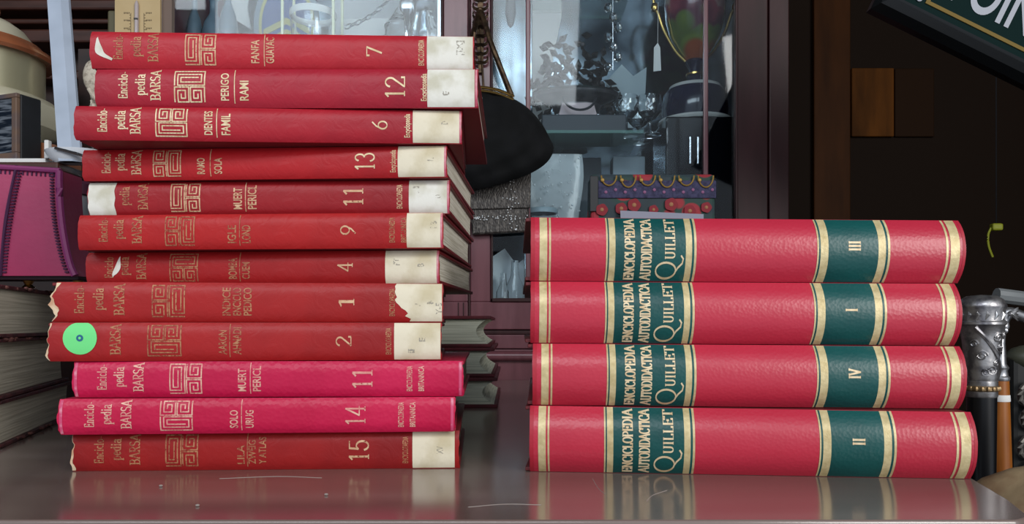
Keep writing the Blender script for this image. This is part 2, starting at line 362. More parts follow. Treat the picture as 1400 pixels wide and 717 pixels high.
DESC = [
 'dull red volume 7 with a cream label, topmost of the tall left stack',
 'red volume 12 with bright gold lettering and cream label, second from the stack top',
 'red volume 6 with a cream label, third from the top of the left stack',
 'red volume 13 with a cream label, fourth from the top of the left stack',
 'dark red volume 11 with cream paper labels at both ends of its spine',
 'red volume 9 with faded gilt, between dark red volume 11 and volume 4',
 'red volume 4 with white scuff and wide cream label, seventh in left stack',
 'worn red index volume 1 with a torn cream label and torn corner',
 'worn red volume 2 with a round green sticker on its spine',
 'bright pink-red pebbled volume 11 without label, just above volume 14',
 'bright pink-red pebbled volume 14 without label, second from the stack bottom',
 'worn red volume 15 lying directly on the table under the left stack']
YS = [45, 94.5, 147, 197.5, 246, 293, 342, 388, 441, 494, 544, 592, 644]
ZB = []
for i, y in enumerate(YS):
    Yv = [BARSA[k][3] for k in (i - 1, i) if 0 <= k < 12]; ZB.append(CH + (HZ - y) / F * (sum(Yv) / len(Yv)))
ZB[12] = 0.0
LB = .2775
for i, (vol, xl, xr, Y, rot, c1, c2, em, gm, tx, ex, titles, lx, nx, pubs, lab) in enumerate(BARSA):
    T = ZB[i] - ZB[i + 1] - .0003
    pink = gm == 'pink_foil'
    case = mat('red_cover_%s' % 'abcdefghijkl'[i], c1, .42 if not pink else .36, c2=c2, vscale=18, vlo=.35, vhi=.7, bump=.24 if pink else .5,
               bscale=330 if pink else 75, btype='voronoi' if pink else 'noise', spec=.36, distort=1.8, bdetail=5)
    cov = mat('cover_board_%s' % 'abcdefghijkl'[i], '6e1a1f' if not pink else '9a1c36', .5, bump=.1)
    rag = (.0006, .0006)
    if i in (7,): rag = (.0042, .0008)
    if i in (8, 11): rag = (.0022, .0008)
    if pink: rag = (.0012, .0012)
    root, spine, S, rg = make_book('encyclopedia_volume', DESC[i], LB, .195, T, case, cov, M['page'], bulge=.0030, p=3.2, rag=rag, group='red encyclopedia volumes in the tall left stack')
    xc = ((xl + xr) / 2 - 700) / F * Y
    root.location = (xc, Y + .002, ZB[i + 1] + .0001); root.rotation_euler.z = math.radians(rot)
    U = lambda x: (x - xl) / (xr - xl) * LB
    px = LB / (xr - xl)
    gold = M[gm]; faint = M['gold_faint'] if gm in ('gold_faint', 'gold_worn') else gold
    # series lettering
    mb = MB()
    for s_, x, v0, v1, h in (('Enciclo-', tx[0], .22, .92, 12), ('pedia', tx[1], .30, .84, 13), ('BARSA', tx[2], .18, .95, 13)):
        if x is None: continue
        P, wd = serif_text(s_, .15, .08)
        place(S, P, U(x), U(x - h), v0, v1, wd, .00025, mb)
    mb.build('series_lettering', M['gold_faint'] if i in (0, 4) else gold, spine, smooth=False)
    # key emblem
    mb = MB(); hgt = 41 / (YS[i + 1] - YS[i]); v0 = .5 - min(hgt, .82) / 2 + .03
    P = []
    for q in emblem(em):
        fine = [q[0]]
        for a_, b_ in zip(q, q[1:]):
            n_ = max(1, int(math.hypot(b_[0] - a_[0], b_[1] - a_[1]) / .1)); fine += [(a_[0] + (b_[0] - a_[0]) * k / n_, a_[1] + (b_[1] - a_[1]) * k / n_) for k in range(1, n_ + 1)]
        P += stroke2d(fine, .042, .042)
    for q in P: mb.add([S(U(ex[0]) + a * (U(ex[1]) - U(ex[0])), v0 + b * min(hgt, .80), .00025) for a, b in q], [(0, 1, 2, 3)])
    mb.build('key_emblem', gold if i not in (6,) else M['gold_faint'], spine, smooth=False)
    # title lettering and rule
    mb = MB()
    for k, (x, s_, h) in enumerate(titles):
        P, wd = sans_text(s_)
        ln = min(.70, .125 * len(s_)); place(S, P, U(x), U(x - h * 1.12), .17, .17 + ln, wd, .00025, mb)
    if lx: mb.grid(lambda a, b: S(U(lx) + (a - .5) * px * 1.2, .1 + .86 * b, .00024), 1, 10)
    mb.build('title_lettering', gold, spine, smooth=False)
    mb = MB(); P, wd = serif_text(vol, .10, .055, .14); H = 26 if len(vol) > 1 else 20
    place(S, P, U(nx + H / 2), U(nx - H / 2), .5 - .27 * len(vol) / 2 + .01, .5 + .27 * len(vol) / 2 + .01, wd, .00025, mb)
    mb.build('volume_number', M['gold'] if i in (0, 1, 2, 3) else gold if i in (4, 9, 10) else M['gold_worn'], spine, smooth=False)
    if pubs:
        mb = MB()
        for x, s_ in pubs:
            P, wd = sans_text(s_); place(S, P, U(x + 1), U(x - 7), .16, .86, wd, .00025, mb)
        mb.build('publisher_lettering', gold, spine, smooth=False)
    rr = random.Random(i)
    if lab:
        el = None
        if i == 7:                              # torn edge
            tb = [13, 16, 9, 6, 12, 10, 2, 6, 4, 0, 2, 0, -1, 1, 6]
            tb = [20, 22, 14, 18, 15, 9, 6, 2, 0, 3, 1, 0, 1, 0, 2]
            el = lambda v: px * tb[min(14, max(0, int(round(v * 14))))]
        lo, hi = (0.02, .99)
        patch(S, spine, 'paper_label', M['label2'] if i in (0, 1, 4) else M['label'], U(lab[0]), min(U(lab[1]), LB - .0008), lo, hi, el=el)
        mk = {0: [(627, '[IX]', .45)], 1: [(610, 'E', .3)], 2: [(606, 'D', .55)], 3: [(590, 'L', .5)], 4: [(600, 'O', .45), (570, '.1', .6)], 5: [(594, '13', .55)],
              6: [(578, 'B', .5), (545, 'PT', .55)], 7: [(586, 'I', .45), (598, 'Y-5', .2), (569, '7', .4)], 8: [(575, 'E', .5), (560, 'I', .2)], 11: [(600, 'XV', .4)]}[i]
        mb = MB()
        for x, s_, v in mk:
            P, wd = sans_text(s_); place(S, P, U(x + 5), U(x - 4), v, v + .1 * len(s_), wd, .00042, mb)
        mb.build('pencil_mark', M['ink'], spine, smooth=False)
    if i == 4: patch(S, spine, 'paper_label', M['label2'], .0008, U(153), .03, .99, el=lambda v: .0003 * math.sin(v * 19), er=lambda v: .0004 * math.sin(v * 15))
    if i in (0, 6):                             # pale scuffs where the cloth is scraped off
        a, b = ((138, 158), (148, 156))[i > 0]
        mb = MB(); pts = [(U(a), .80), (U(a + 2), .52), (U(a + 6), .36), (U(b), .22)] if i == 0 else [(U(b), .85), (U(b - 2), .55), (U(a + 2), .35), (U(a - 1), .25)]
        ws = (.001, .0022, .002, .001)
        sm = smoothpath([(p_[0], p_[1], q_) for p_, q_ in zip(pts, ws)], 5); ns = len(sm) - 1
        mb.grid(lambda s_, w_: S(sm[round(s_ * ns)][0] + (w_ - .5) * 2 * sm[round(s_ * ns)][2] * (.3 + .9 * math.sin(math.pi * (.06 + .88 * s_))), sm[round(s_ * ns)][1] + (w_ - .5) * .05, .0003), ns, 2)
        mb.build('scuff', M['label2'], spine)
    if i in (7, 8, 11):                         # torn end showing the paper core
        wdt = {7: [1, 1.5, 2.5, 5, 8, 10, 9, 5, 3, 2.5, 2, 2, 1.5, 4, 6], 8: [1, 2, 3, 3, 2, 1, .5, .5, .5, .5, .5, .5, 1, 2, 2.5], 11: [5, 5, 4, 3.5, 3, 3, 3, 2.5, 2, 1, .8, .5, .5, .3, .3]}[i]
        patch(S, spine, 'torn_edge', M['scuff'], 0, 0, .02, .98, .00022, nu=2, el=lambda v: rg(v, 0), er=lambda v: rg(v, 0) + px * wdt[min(14, int(round(v * 14)))])
    if i in (1, 2, 3, 4, 5, 6): patch(S, spine, 'rubbed_edge', mat('rubbed_pink_edge', 'b0455c', .6, c2='c88a92', vscale=120), LB - .0022, LB - .0007, .03, .97, .00022)
    if pink:
        for a_, b_ in ((.0016, .0036), (LB - .0036, LB - .0016)): patch(S, spine, 'rubbed_edge', mat('rubbed_pink', 'c4456c', .6, c2='d890a0', vscale=140, vlo=.5, vhi=.7), a_, b_, .03, .97, .0002)
    if i == 8:
        gs = mat('green_sticker', '6bd47e', .6); bl = mat('blue_dot_ink', '1c5a7c', .6)
        for nm, m_, rx, off in (('round_sticker', gs, 22, .0004), ('sticker_dot', bl, 4.5, .0006)):
            mb = MB(); R_ = rx * px; cu_, cv = U(119), .60
            mb.grid(lambda a, b: S(cu_ + R_ * b * math.cos(a * 6.28319), cv + min(R_ * b * math.sin(a * 6.28319) / T, .39), off), 32, 5, True)
            mb.build(nm, m_, spine)
        mb = MB(); mb.grid(lambda a, b: S(cu_ + 1.8 * px * b * math.cos(a * 6.28319), cv + 1.8 * px * b * math.sin(a * 6.28319) / T, .0007), 12, 2, True)
        mb.build('sticker_hole', gs, spine)

# Quillet style volumes (right stack)
QD = ['thick crimson book with green title panel numbered III, top of the right stack',
      'thick crimson book with green title panel numbered I, second from right stack top',
      'thick crimson book with green title panel numbered IV, third from right stack top',
      'thick crimson book with green title panel numbered II, resting on the table']
QV = ['III', 'I', 'IV', 'II']
QL = [(725, .538), (725, .538), (728, .538), (725, .538)]
QR = [(1318, .536), (1313, .534), (1320, .528), (1336, .511)]
ZL = [.1826, .1366, .0921, .0476, 0]; ZR = [.1800, .1348, .0903, .0460, 0]
QB = .010
for i in range(4):
    (xl, Yl), (xr, Yr) = QL[i], QR[i]
    A = Vector(((xl - 700) / F * Yl, Yl, ZL[i + 1])); B = Vector(((xr - 700) / F * Yr, Yr, ZR[i + 1]))
    L = (B - A).length; Tl = ZL[i] - ZL[i + 1]; Tr = ZR[i] - ZR[i + 1]; T = (Tl + Tr) / 2 - .0004
    root, spine, S, rg = make_book('encyclopedia_volume', QD[i], L, .243, T, M['qred'], M['qred2'], mat('quillet_pages_%s' % 'abcd'[i], '8d8878', .9, c2='6a6558', vscale=30, stretch=(.5, .5, 40)),
                                   bulge=QB, p=2.4, bt=.003, sq=.004, ext=.0035, taper=(Tr - Tl) / T, group='crimson and green encyclopedia volumes in the right stack', concave=.008, rag=(.0003, .0003))
    c = (A + B) / 2; root.location = (c.x, c.y + QB * .75, c.z + .0002)
    root.rotation_euler = (0, math.asin((A.z - B.z) / L), math.atan2(B.y - A.y, B.x - A.x))
    U = lambda x: (x - 725) / 593 * L
    for a, b in ((737.5, 748), (750.5, 753), (828.5, 830.5), (832.5, 841), (937, 945.5), (948.5, 951.5), (1116, 1118), (1120.5, 1131), (1199, 1209), (1212, 1215), (1291, 1294), (1297, 1309.5)):
        patch(S, spine, 'gilt_band', M['qgold'], U(a), U(b), .004, .996, .00022, nu=2)
    for a, b in ((841, 937), (1131, 1199), (830.5, 832.5), (945.5, 948.5), (1118, 1120.5), (1209, 1212)):
        patch(S, spine, 'green_panel', M['qgreen'], U(a), U(b), .004, .996, .00018, nu=4)
    for a, b in ((725.6, 731), (1313.5, 1317.4)): patch(S, spine, 'rubbed_edge', M['qedge'], U(a), U(b), .004, .996, .00016, nu=2)
    mb = MB()
    P, wd = serif_text('ENCICLOPEDIA', .2, .07, .05); place(S, P, U(867), U(854), .03, .965, wd, .0004, mb)
    P, wd = serif_text('AUTODIDACTICA', .2, .07, .03); place(S, P, U(890), U(876.5), .03, .965, wd, .0004, mb)
    P, wd = serif_text('QUILLET', .15, .06, .07, 2.1); place(S, P, U(922), U(909), .04, .965, wd, .0004, mb)
    mb.build('title_lettering', M['gold'], spine, smooth=False)
    mb = MB(); P, wd = serif_text(QV[i], .2, .08, .06); ln = wd * .15
    place(S, P, U(1174), U(1159), .56 - ln / 2, .56 + ln / 2, wd, .0004, mb)
    mb.build('volume_number', M['gold'], spine, smooth=False)

# old books at the far left, tail ends towards the stack
M['oldred'] = mat('old_maroon_leather', '3a1a1f', .6, c2='5d2c2f', vscale=60, bump=.5, bscale=130)
zz = [0, .0414, .094, .140]
for k, lb in enumerate(('worn maroon book with greyed page edges lying on the table at the far left', 'worn maroon book in the middle of the far left stack', 'worn maroon book on top of the far left stack, under the magenta case')):
    T = zz[k + 1] - zz[k] - .0004
    root, spine, S, rg = make_book('old_book', lb, .30, .245, T, M['oldred'], M['oldred'], M['page_old'], bulge=.008, p=2.2, bt=.0035, sq=.004 + .002 * (k == 1), rag=(.001, .001), group='old maroon books at the far left')
    a = math.radians(17.6 + (0, .8, -.5)[k]); C = Vector((-.432, .642, 0)); ex_ = Vector((math.cos(a), math.sin(a), 0))
    root.location = C - ex_ * .15 + Vector((0, 0, zz[k] + .0001)); root.rotation_euler.z = a
    mb = MB(); rr = random.Random(k)            # frayed leather crumbs along the board edge
    for q in range(10):
        y_ = rr.uniform(.01, .16); z_ = (T if k else 0) + rr.uniform(-.001, .0006) * 1
        z_ = max(z_, .0035)
        s_ = rr.uniform(.002, .005); mb.ball((.15 + rr.uniform(-.001, .002), y_, z_ - .001), s_ * .6, s_, .0016, 6, 4)
    tag(mb.build('frayed_leather', mat('frayed_leather', '7a4f49', .9, c2='3a1a1f', vscale=200), root), kind='stuff')
# three books behind the left stack, fore edges to the right
zz = [0, .0385, .0765, .1175]
M['backred'] = mat('back_book_cover', '6d1f2b', .5, c2='4f1820', vscale=40, bump=.2)
for k, (lb, xr, Yf) in enumerate((('red book with pale green page edges lying on the table behind the left stack', 680, .965), ('red book with pale page edges, middle of the three behind the left stack', 676, .975), ('red book with ink-stamped page edges, top of the three behind left stack', 671, .985))):
    T = zz[k + 1] - zz[k] - .0004
    root, spine, S, rg = make_book('back_book', lb, .27, .195, T, M['backred'], M['backred'], M['page_grey'], bulge=.006, p=2.2, bt=.0042, sq=.0045, group='red books behind the left stack', concave=.015)
    root.rotation_euler.z = -math.pi / 2
    root.location = ((xr - 700) / F * Yf - .195, Yf + .135, zz[k] + .0001)
    if k == 2:
        mb = MB()
        for q in range(9): mb.box(.1306, .1308, .070 + q * .007, .0745 + q * .007, .0145 + .001 * (q % 2), .0185 + .001 * (q % 3))
        mb.build('edge_stamp', M['ink'], root, smooth=False)

# ------------------------------------------------------------------ display cabinet behind the table
CY = 1.46                                       # front plane of the doors
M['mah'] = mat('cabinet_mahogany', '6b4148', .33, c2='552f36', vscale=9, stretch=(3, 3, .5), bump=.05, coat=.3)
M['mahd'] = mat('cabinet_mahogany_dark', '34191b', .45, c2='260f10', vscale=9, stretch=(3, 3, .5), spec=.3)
M['glass'] = mat('window_glass', (.97, .99, 1), .02, trans=1, ior=1.45, spec=.5)
M['pane'] = bpy.data.materials.new('pane_glass'); M['pane'].use_nodes = True
nt = M['pane'].node_tree; nt.nodes.remove(nt.nodes['Principled BSDF'])
_t = nd(nt, 'ShaderNodeBsdfTransparent'); _g = nd(nt, 'ShaderNodeBsdfGlossy'); _g.inputs['Roughness'].default_value = .03; _t.inputs[0].default_value = (.9, .95, .97, 1)
_f = nd(nt, 'ShaderNodeFresnel'); _f.inputs[0].default_value = 1.36; _m = nd(nt, 'ShaderNodeMixShader')
nt.links.new(_f.outputs[0], _m.inputs[0]); nt.links.new(_t.outputs[0], _m.inputs[1]); nt.links.new(_g.outputs[0], _m.inputs[2]); nt.links.new(_m.outputs[0], nt.nodes['Material Output'].inputs[0])
M['shelfglass'] = mat('shelf_glass_green', '7fb0a4', .05, alpha=.35, spec=.7)
M['mirror'] = mat('mottled_mirror', '8a979f', .12, 1, c2='2f383f', vscale=7, vlo=.42, vhi=.62, detail=6)  # two-tone blotches imitate busy reflections in the mirror colour
def X(px, Y=CY): return (px - 700) / F * Y
def Z(py, Y=CY): return CH + (HZ - py) / F * Y
cab = thing('display_cabinet', 'mahogany display cabinet with glazed doors standing behind the table', 'cabinet', (X(640), CY, -.75))
def cb(name, m, x0, x1, y0, y1, z0, z1, parent=cab, bevel=.002, lb=None):
    ox, oy, oz = X(640), CY, -.75
    o = MB().box(x0 - ox, x1 - ox, y0 - oy, y1 - oy, z0 - oz, z1 - oz).build(name, m, parent, smooth=False, bevel=bevel)
    if lb: o['label'] = lb
    return o
xl, xr, ztop, dep = X(214), X(1078), 1.15, .36
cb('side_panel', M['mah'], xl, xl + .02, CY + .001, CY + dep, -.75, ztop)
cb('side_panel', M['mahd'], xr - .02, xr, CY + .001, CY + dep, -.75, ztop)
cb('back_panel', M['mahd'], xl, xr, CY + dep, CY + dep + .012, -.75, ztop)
cb('mirror_back', M['mirror'], xl + .021, xr - .021, CY + dep - .006, CY + dep - .001, Z(425), ztop - .02, lb='mirror lining with blotchy reflections put into its colour')
cb('top_board', M['mahd'], xl - .02, xr + .02, CY - .03, CY + dep + .012, ztop, ztop + .03)
cb('floor_board', M['mah'], xl + .021, xr - .021, CY + .03, CY + dep - .007, Z(425) - .02, Z(425))
cb('base_panel', M['mah'], xl, xr, CY, CY + .02, -.75, Z(478))
MB().tube([(xl - X(640), -.006, Z(487) + .75), (xr - X(640), -.006, Z(487) + .75)], .0095, 12).build('base_moulding', M['mah'], cab)
cb('base_moulding', M['mah'], xl, xr, CY - .004, CY + .02, Z(477), Z(458))
cb('base_moulding', M['mahd'], xl, xr, CY - .001, CY + .02, Z(458), Z(452))
# centre and doors
def door(x0, x1, s0, s1, mull, nm):
    zb = Z(451)
    d = cb('door', M['mah'], x0, x1, CY, CY + .022, zb, Z(413), lb=nm)   # bottom rail carries the rest
    cb('rail', M['mah'], x0, x1, CY, CY + .022, ztop - .07, ztop, d)
    cb('stile', M['mah'], x0, s0, CY, CY + .022, Z(413), ztop - .07, d)
    cb('stile', M['mah'] if x1 < 0 else M['mahd'], s1, x1, CY, CY + .022, Z(413), ztop - .07, d)  # right stile darker: falloff of light put into the wood colour
    cb('inner_bead', M['mahd'], s0, s0 + .004, CY - .004, CY + .012, Z(413), ztop - .07, d, .001)
    cb('inner_bead', M['mahd'], s1 - .004, s1, CY - .004, CY + .012, Z(413), ztop - .07, d, .001)
    cb('inner_bead', M['mahd'], s0, s1, CY - .004, CY + .012, Z(413), Z(408), d, .001)
    cb('pane', M['pane'], s0 + .004, s1 - .004, CY + .008, CY + .011, Z(408), ztop - .07, d, 0)
    for a in mull: cb('mullion', M['mah'], X(a) - .0045, X(a) + .0045, CY - .002, CY + .007, Z(408), ztop - .07, d, .002)
    return d
door(X(218), X(640), X(230), X(606), [], 'left glazed door')
door(X(643), X(1050), X(671), X(1008), [722, 965], 'right glazed door with slim mullions')
cb('centre_strip', M['mahd'], X(640), X(643), CY - .003, CY + .02, Z(451), ztop)
cb('corner_post', M['mahd'], X(1051), xr, CY - .004, CY + .03, Z(451), ztop)
for a in (626, 633): cb('bead_line', M['mahd'], X(a), X(a) + .002, CY - .001, CY + .01, Z(449), Z(414), bevel=0)
sil = mat('silver_strip', 'aeb8c0', .25, .8)
cb('pane_edging', sil, X(596), X(603), CY + .012, CY + .016, Z(408), ztop - .08)
cb('pane_edging', sil, X(231), X(233.5), CY + .012, CY + .016, Z(408), ztop - .08)
YS1 = CY + .17
zs = Z(178, CY + .045)
def shelf(x0, x1, z, lb):
    return tag(MB().box(x0, x1, CY + .045, CY + dep - .008, z - .006, z).build('glass_shelf', M['shelfglass'], smooth=False), lb, 'shelf')
shelf(X(643), X(886), zs, 'greenish glass shelf carrying wine glasses and silver basket in the cabinet')
shelf(xl + .022, X(638), Z(60), 'glass shelf behind the left cabinet door, above the red stack')
shelf(X(643), X(886), Z(-80), 'upper glass shelf behind the right cabinet door')

# ---- things inside, left door
white = mat('white_card', 'd9d8d6', .8); greyc = mat('reflection_grey', '6f7f8c', .3, c2='4c5862', vscale=12)
cream = mat('cream_paint', 'd7d6b4', .4); dark = mat('near_black', '14161a', .4); silver = mat('silver_metal', 'b7b9bd', .22, 1, bump=.3, bscale=60)
pewter = mat('pewter', '6b6a6c', .38, .9, c2='4a494b', vscale=40, bump=.4, bscale=90)
brass = mat('brass', 'b08d4e', .3, 1); bronze = mat('dark_bronze', '33281f', .4, .8, c2='5c4a37', vscale=80, bump=.5, bscale=150)
gold_m = mat('gilt_metal', 'd8b36a', .25, 1)
ZS = Z(60)
def stand(name, lb, cat, px, Y, m, prof, n=24, group=None, z=None, sx=1, sy=1):
    o = MB().lathe(prof, n=n, sx=sx, sy=sy).build(name, m, loc=(X(px, Y), Y, ZS if z is None else z)); return tag(o, lb, cat, group)
for px, lb, r, h in ((266, 'slim blue-grey bottle shape imitating a reflection, nearest the thermometer', .015, .13), (292, 'wide blue-grey bottle shape imitating a reflection in the left pane', .022, .12), (312, 'dark blue-grey bottle shape imitating a reflection beside the pointed white card', .018, .15)):
    stand('reflection_shape', lb, 'bottle', px, CY + .08, greyc, [(.001, 0), (r, 0), (r * 1.05, h * .4), (r * .8, h * .6), (r * .35, h * .75), (r * .33, h * .95), (r * .5, h), (.001, h)], group='grey bottle shapes imitating reflections in the left pane')  # bottle shapes added in place of dark silhouettes reflected in the pane
def card(name, lb, cat, pts, Y, m, th=.003, zbase=None):
    q = [at(x, y, Y) for x, y in pts]; mb = MB().prism([(p.x - q[0].x, p.z - q[0].z) for p in q], 'y', 0, th)
    return tag(mb.build(name, m, smooth=False, loc=q[0]), lb, cat)
YC = CY + .28
card('white_card', 'white card with a slanted point behind the left pane, left of the badge', 'card', [(316, 62), (316, -60), (350, -60), (338, 10), (343, 40), (322, 27)], YC - .03, white)
card('white_card', 'large white card with an upright crease behind the left pane', 'card', [(470, 62), (470, 26), (556, 24), (556, 62)], CY + .22, white)
card('white_card', 'tall pale card at the back behind the left pane', 'card', [(455, 64), (455, -90), (560, -90), (560, 64)], YC + .03, mat('pale_card', 'b9babb', .8))
# badge plaque
bd = thing('badge_plaque', 'oval blue badge with yellow chevrons behind the left pane', 'badge', (X(392, CY + .2), CY + .2, ZS))
R0 = .088; bc = .115
def disc(r, y0, y1): return MB().prism([(r * .82 * math.cos(k * math.pi / 24), bc + r * 1.28 * math.sin(k * math.pi / 24)) for k in range(48)], 'y', y0, y1)
yel = mat('badge_yellow', 'a8a35c', .6); blu = mat('badge_blue', '2c4b86', .6); gry = mat('badge_grey', '76838f', .6)
disc(R0, 0, .004).build('rim', gry, bd); disc(R0 * .84, -.001, .003).build('yellow_ring', yel, bd); disc(R0 * .75, -.002, .002).build('blue_field', blu, bd)
for k, zc in enumerate((.13, .105)):
    for s_ in (-1, 1):
        MB().prism([(0, zc), (s_ * .05, zc - .026), (s_ * .05, zc - .040), (0, zc - .014)], 'y', -.0035, -.002).build('chevron', yel, bd, smooth=False)
MB().prism([(-.036, .048), (.036, .048), (.03, .036), (-.03, .036)], 'y', -.0035, -.002).build('scroll', yel, bd, smooth=False)
# lantern
lt = thing('glass_lantern', 'small lantern with cream corner posts and a glass bowl behind the left pane', 'lantern', (X(428, CY + .09), CY + .09, ZS))
hw = .0505
for sx in (-1, 1):
    for sy in (-1, 1): MB().box(sx * hw - .0025, sx * hw + .0025, sy * .04 - .0025, sy * .04 + .0025, 0, .16).build('post', cream, lt, smooth=False, bevel=.001)
MB().box(-hw - .004, hw + .004, -.045, .045, 0, .008).build('base', cream, lt, smooth=False)
MB().box(-hw - .004, hw + .004, -.045, .045, .16, .168).build('top', cream, lt, smooth=False)
MB().lathe([(.012, .009), (.03, .012), (.043, .035), (.045, .075), (.044, .088), (.0425, .088), (.043, .075), (.041, .037), (.028, .015), (.001, .013)], n=32).build('bowl', M['glass'], lt)
MB().lathe([(.0455, .084), (.047, .088), (.047, .096), (.0455, .098), (.044, .096), (.044, .088), (.0455, .084)], n=32).build('bowl_rim', white, lt)
MB().ball((0, 0, .03), .02, .02, .012).build('candle_stub', silver, lt)
# chain and crystal pieces
ch = thing('chain', 'fine silver link chain hanging behind the left pane', 'chain', at(478, 40, CY + .1))
p0 = at(476, 36, CY + .1); p1 = at(560, -40, CY + .1)
for k in range(13):
    t_ = k / 12; c = (p1 - p0) * t_ + Vector((0, 0, -.022 * math.sin(t_ * math.pi))) - (at(478, 40, CY + .1) - p0)
    a = math.radians(35); u = Vector((math.cos(a), 0, math.sin(a))); n_ = Vector((-math.sin(a), 0, math.cos(a))) if k % 2 == 0 else Vector((0, 1, 0))
    MB().tube([c + u * .0075 * math.cos(q * math.pi / 6) + n_ * .004 * math.sin(q * math.pi / 6) for q in range(13)], .0012, 6, False).build('link', silver, ch)
cr = mat('cut_crystal', (.97, .99, 1), .03, trans=1, ior=1.55, bump=1.0, bscale=70, btype='voronoi')
for px, lb, r in ((545, 'cut crystal bowl behind the left pane beside the chain', .042), (580, 'cut crystal jar at the right end of the left pane', .03)):
    stand('crystal_jar', lb, 'jar', px, CY + (.17 if px < 560 else .07), cr, [(.001, 0), (r * .6, 0), (r * .95, .02), (r, .05), (r * .7, .085), (r * .75, .1), (r * .3, .125), (.005, .14), (.001, .14)], n=14, group='cut crystal behind the left pane')
MB_ = MB()
fl = thing('silver_branch', 'twisted silver branch ornament behind the left pane', 'ornament', at(556, 58, CY + .09))
rr = random.Random(3)
for k in range(5):
    a = rr.uniform(.4, 2.4); MB().tube(smoothpath([(0, 0, 0), (.03 * math.cos(a), 0, .04), (.06 * math.cos(a), .01, .06 + .02 * math.sin(a)), (.07 * math.cos(a) + .02, 0, .12)], 5), .0028, 6).build('twig', silver, fl)
    MB().ball((.06 * math.cos(a), .01, .06 + .02 * math.sin(a)), .012, .004, .018).build('leaf', silver, fl)

# ---- things inside, right door
SZ = zs
Ym = CY + .13
bx_ = tag(MB().box(-.085, .085, -.06, .06, 0, .038).build('slate_box', mat('slate_blue_box', '1d2630', .45), smooth=False, bevel=.002, loc=(X(795, Ym), Ym, SZ + .0002)), 'low slate-blue box on the glass shelf under the silver basket', 'box')
bk = thing('silver_basket', 'tarnished silver basket with wide rim and loop handle on the slate-blue box', 'basket', (X(788, Ym), Ym, SZ + .0385))
MB().lathe([(.001, 0), (.038, 0), (.042, .004), (.052, .034), (.085, .050), (.088, .056), (.083, .056), (.05, .038), (.001, .03)], n=32, sy=.6).build('body', pewter, bk)
MB().lathe([(.084, .054), (.089, .058), (.084, .062), (.079, .058), (.084, .054)], n=32, sy=.6).build('rim', silver, bk)
MB().tube(bez((-.03, -.05, .036), (-.025, -.062, .0), (.03, -.062, .0), (.035, -.05, .036)), .0025, 8).build('handle', dark, bk)
MB().prism([(-.04, .002), (.04, .002), (.032, .03), (-.032, .03)], 'y', -.036, -.030).build('front_plate', mat('pinkish_plate', '9a8a8c', .4, .3), bk, smooth=False)
for s_ in (-1, 1): MB().ball((s_ * .042, -.032, .005), .006).build('stud', silver, bk)
# leafy spray behind the basket
ls = thing('leaf_spray', 'dark metal spray of leaves and beads behind the silver basket', 'ornament', (X(785, CY + .24), CY + .24, SZ))
rr = random.Random(11); lf = MB(); be = MB()
for k in range(150):
    a = rr.uniform(0, math.pi); r = .115 * math.sqrt(rr.random()); c = Vector((r * math.cos(a) * .9, rr.uniform(-.03, .03), .09 + 1.35 * r * math.sin(a) + rr.uniform(-.03, .03)))
    d = Vector((rr.uniform(-1, 1), rr.uniform(-.6, .6), rr.uniform(-1, 1))).normalized() * rr.uniform(.011, .02); e = d.cross(Vector((rr.uniform(-.5, .5), 1, 0))).normalized() * .008
    lf.add([c - d, c + e + Vector((0, .002, 0)), c + d, c - e + Vector((0, .002, 0)), c + Vector((0, -.003, 0))], [(0, 1, 4), (1, 2, 4), (2, 3, 4), (3, 0, 4)])
    if k % 3 == 0: be.ball(c + Vector((0, -.01, 0)), rr.uniform(.003, .006), nu=8, nv=5)
tag(lf.build('leaves', mat('dark_leaf_metal', '191715', .5, 0, c2='2c2825', vscale=50, spec=.3), ls, smooth=False), kind='stuff')
tag(be.build('beads', pewter, ls), kind='stuff')
MB().tube([(0, 0, 0), (0, 0, .09)], .006).build('stem', dark, ls); MB().lathe([(.001, 0), (.03, 0), (.028, .008), (.006, .012), (.001, .012)]).build('foot', dark, ls)
for k, (px, lb) in enumerate(((733, 'tall white card standing in for a bright reflection, left of the leaves'),)):
    card('white_card', lb, 'card', [(728, 170), (728, -90), (768, -90), (768, 20), (752, 100), (752, 170)], CY + .32, white)  # white sheet added where the pane shows a bright reflection
card('white_card', 'pale folded napkin-like card behind the wine glasses', 'card', [(838, 175), (828, 112), (850, 88), (866, 104), (884, 92), (880, 175)], CY + .27, mat('bluish_card', 'a9b7bd', .7))
# crystal drops on a rod
cd = thing('crystal_drops', 'string of crystal drops hanging from the upper glass shelf', 'ornament', (X(838, CY + .15), CY + .15, Z(-80) - .006))
for k in range(9):
    MB().ball((.012 * math.sin(k * 2.1), 0, -.016 - k * .021), .009, .009, .0105, 6, 4).build('drop', cr, cd, smooth=False)
MB().tube([(0, 0, 0), (0, 0, -.19)], .0008, 5).build('wire', silver, cd)
def wineglass(px, Y, lb):
    w_ = thing('wine_glass', lb, 'glass', (X(px, Y), Y, SZ + .0002), group='wine glasses on the glass shelf')
    MB().lathe([(.001, 0), (.024, 0), (.024, .002), (.006, .006), (.0035, .012), (.0035, .028), (.008, .033), (.001, .033)], n=24).build('stem', M['glass'], w_)
    MB().lathe([(.001, .033), (.012, .034), (.023, .046), (.026, .062), (.0235, .080), (.0222, .080), (.0246, .062), (.0216, .047), (.011, .037), (.001, .036)], n=16).build('bowl', cr, w_)
wineglass(856, CY + .09, 'leftmost cut crystal wine glass beside the slate-blue box')
wineglass(888, CY + .09, 'cut crystal wine glass nearest the cobalt vase')
wineglass(873, CY + .15, 'cut crystal wine glass behind and between the other two')
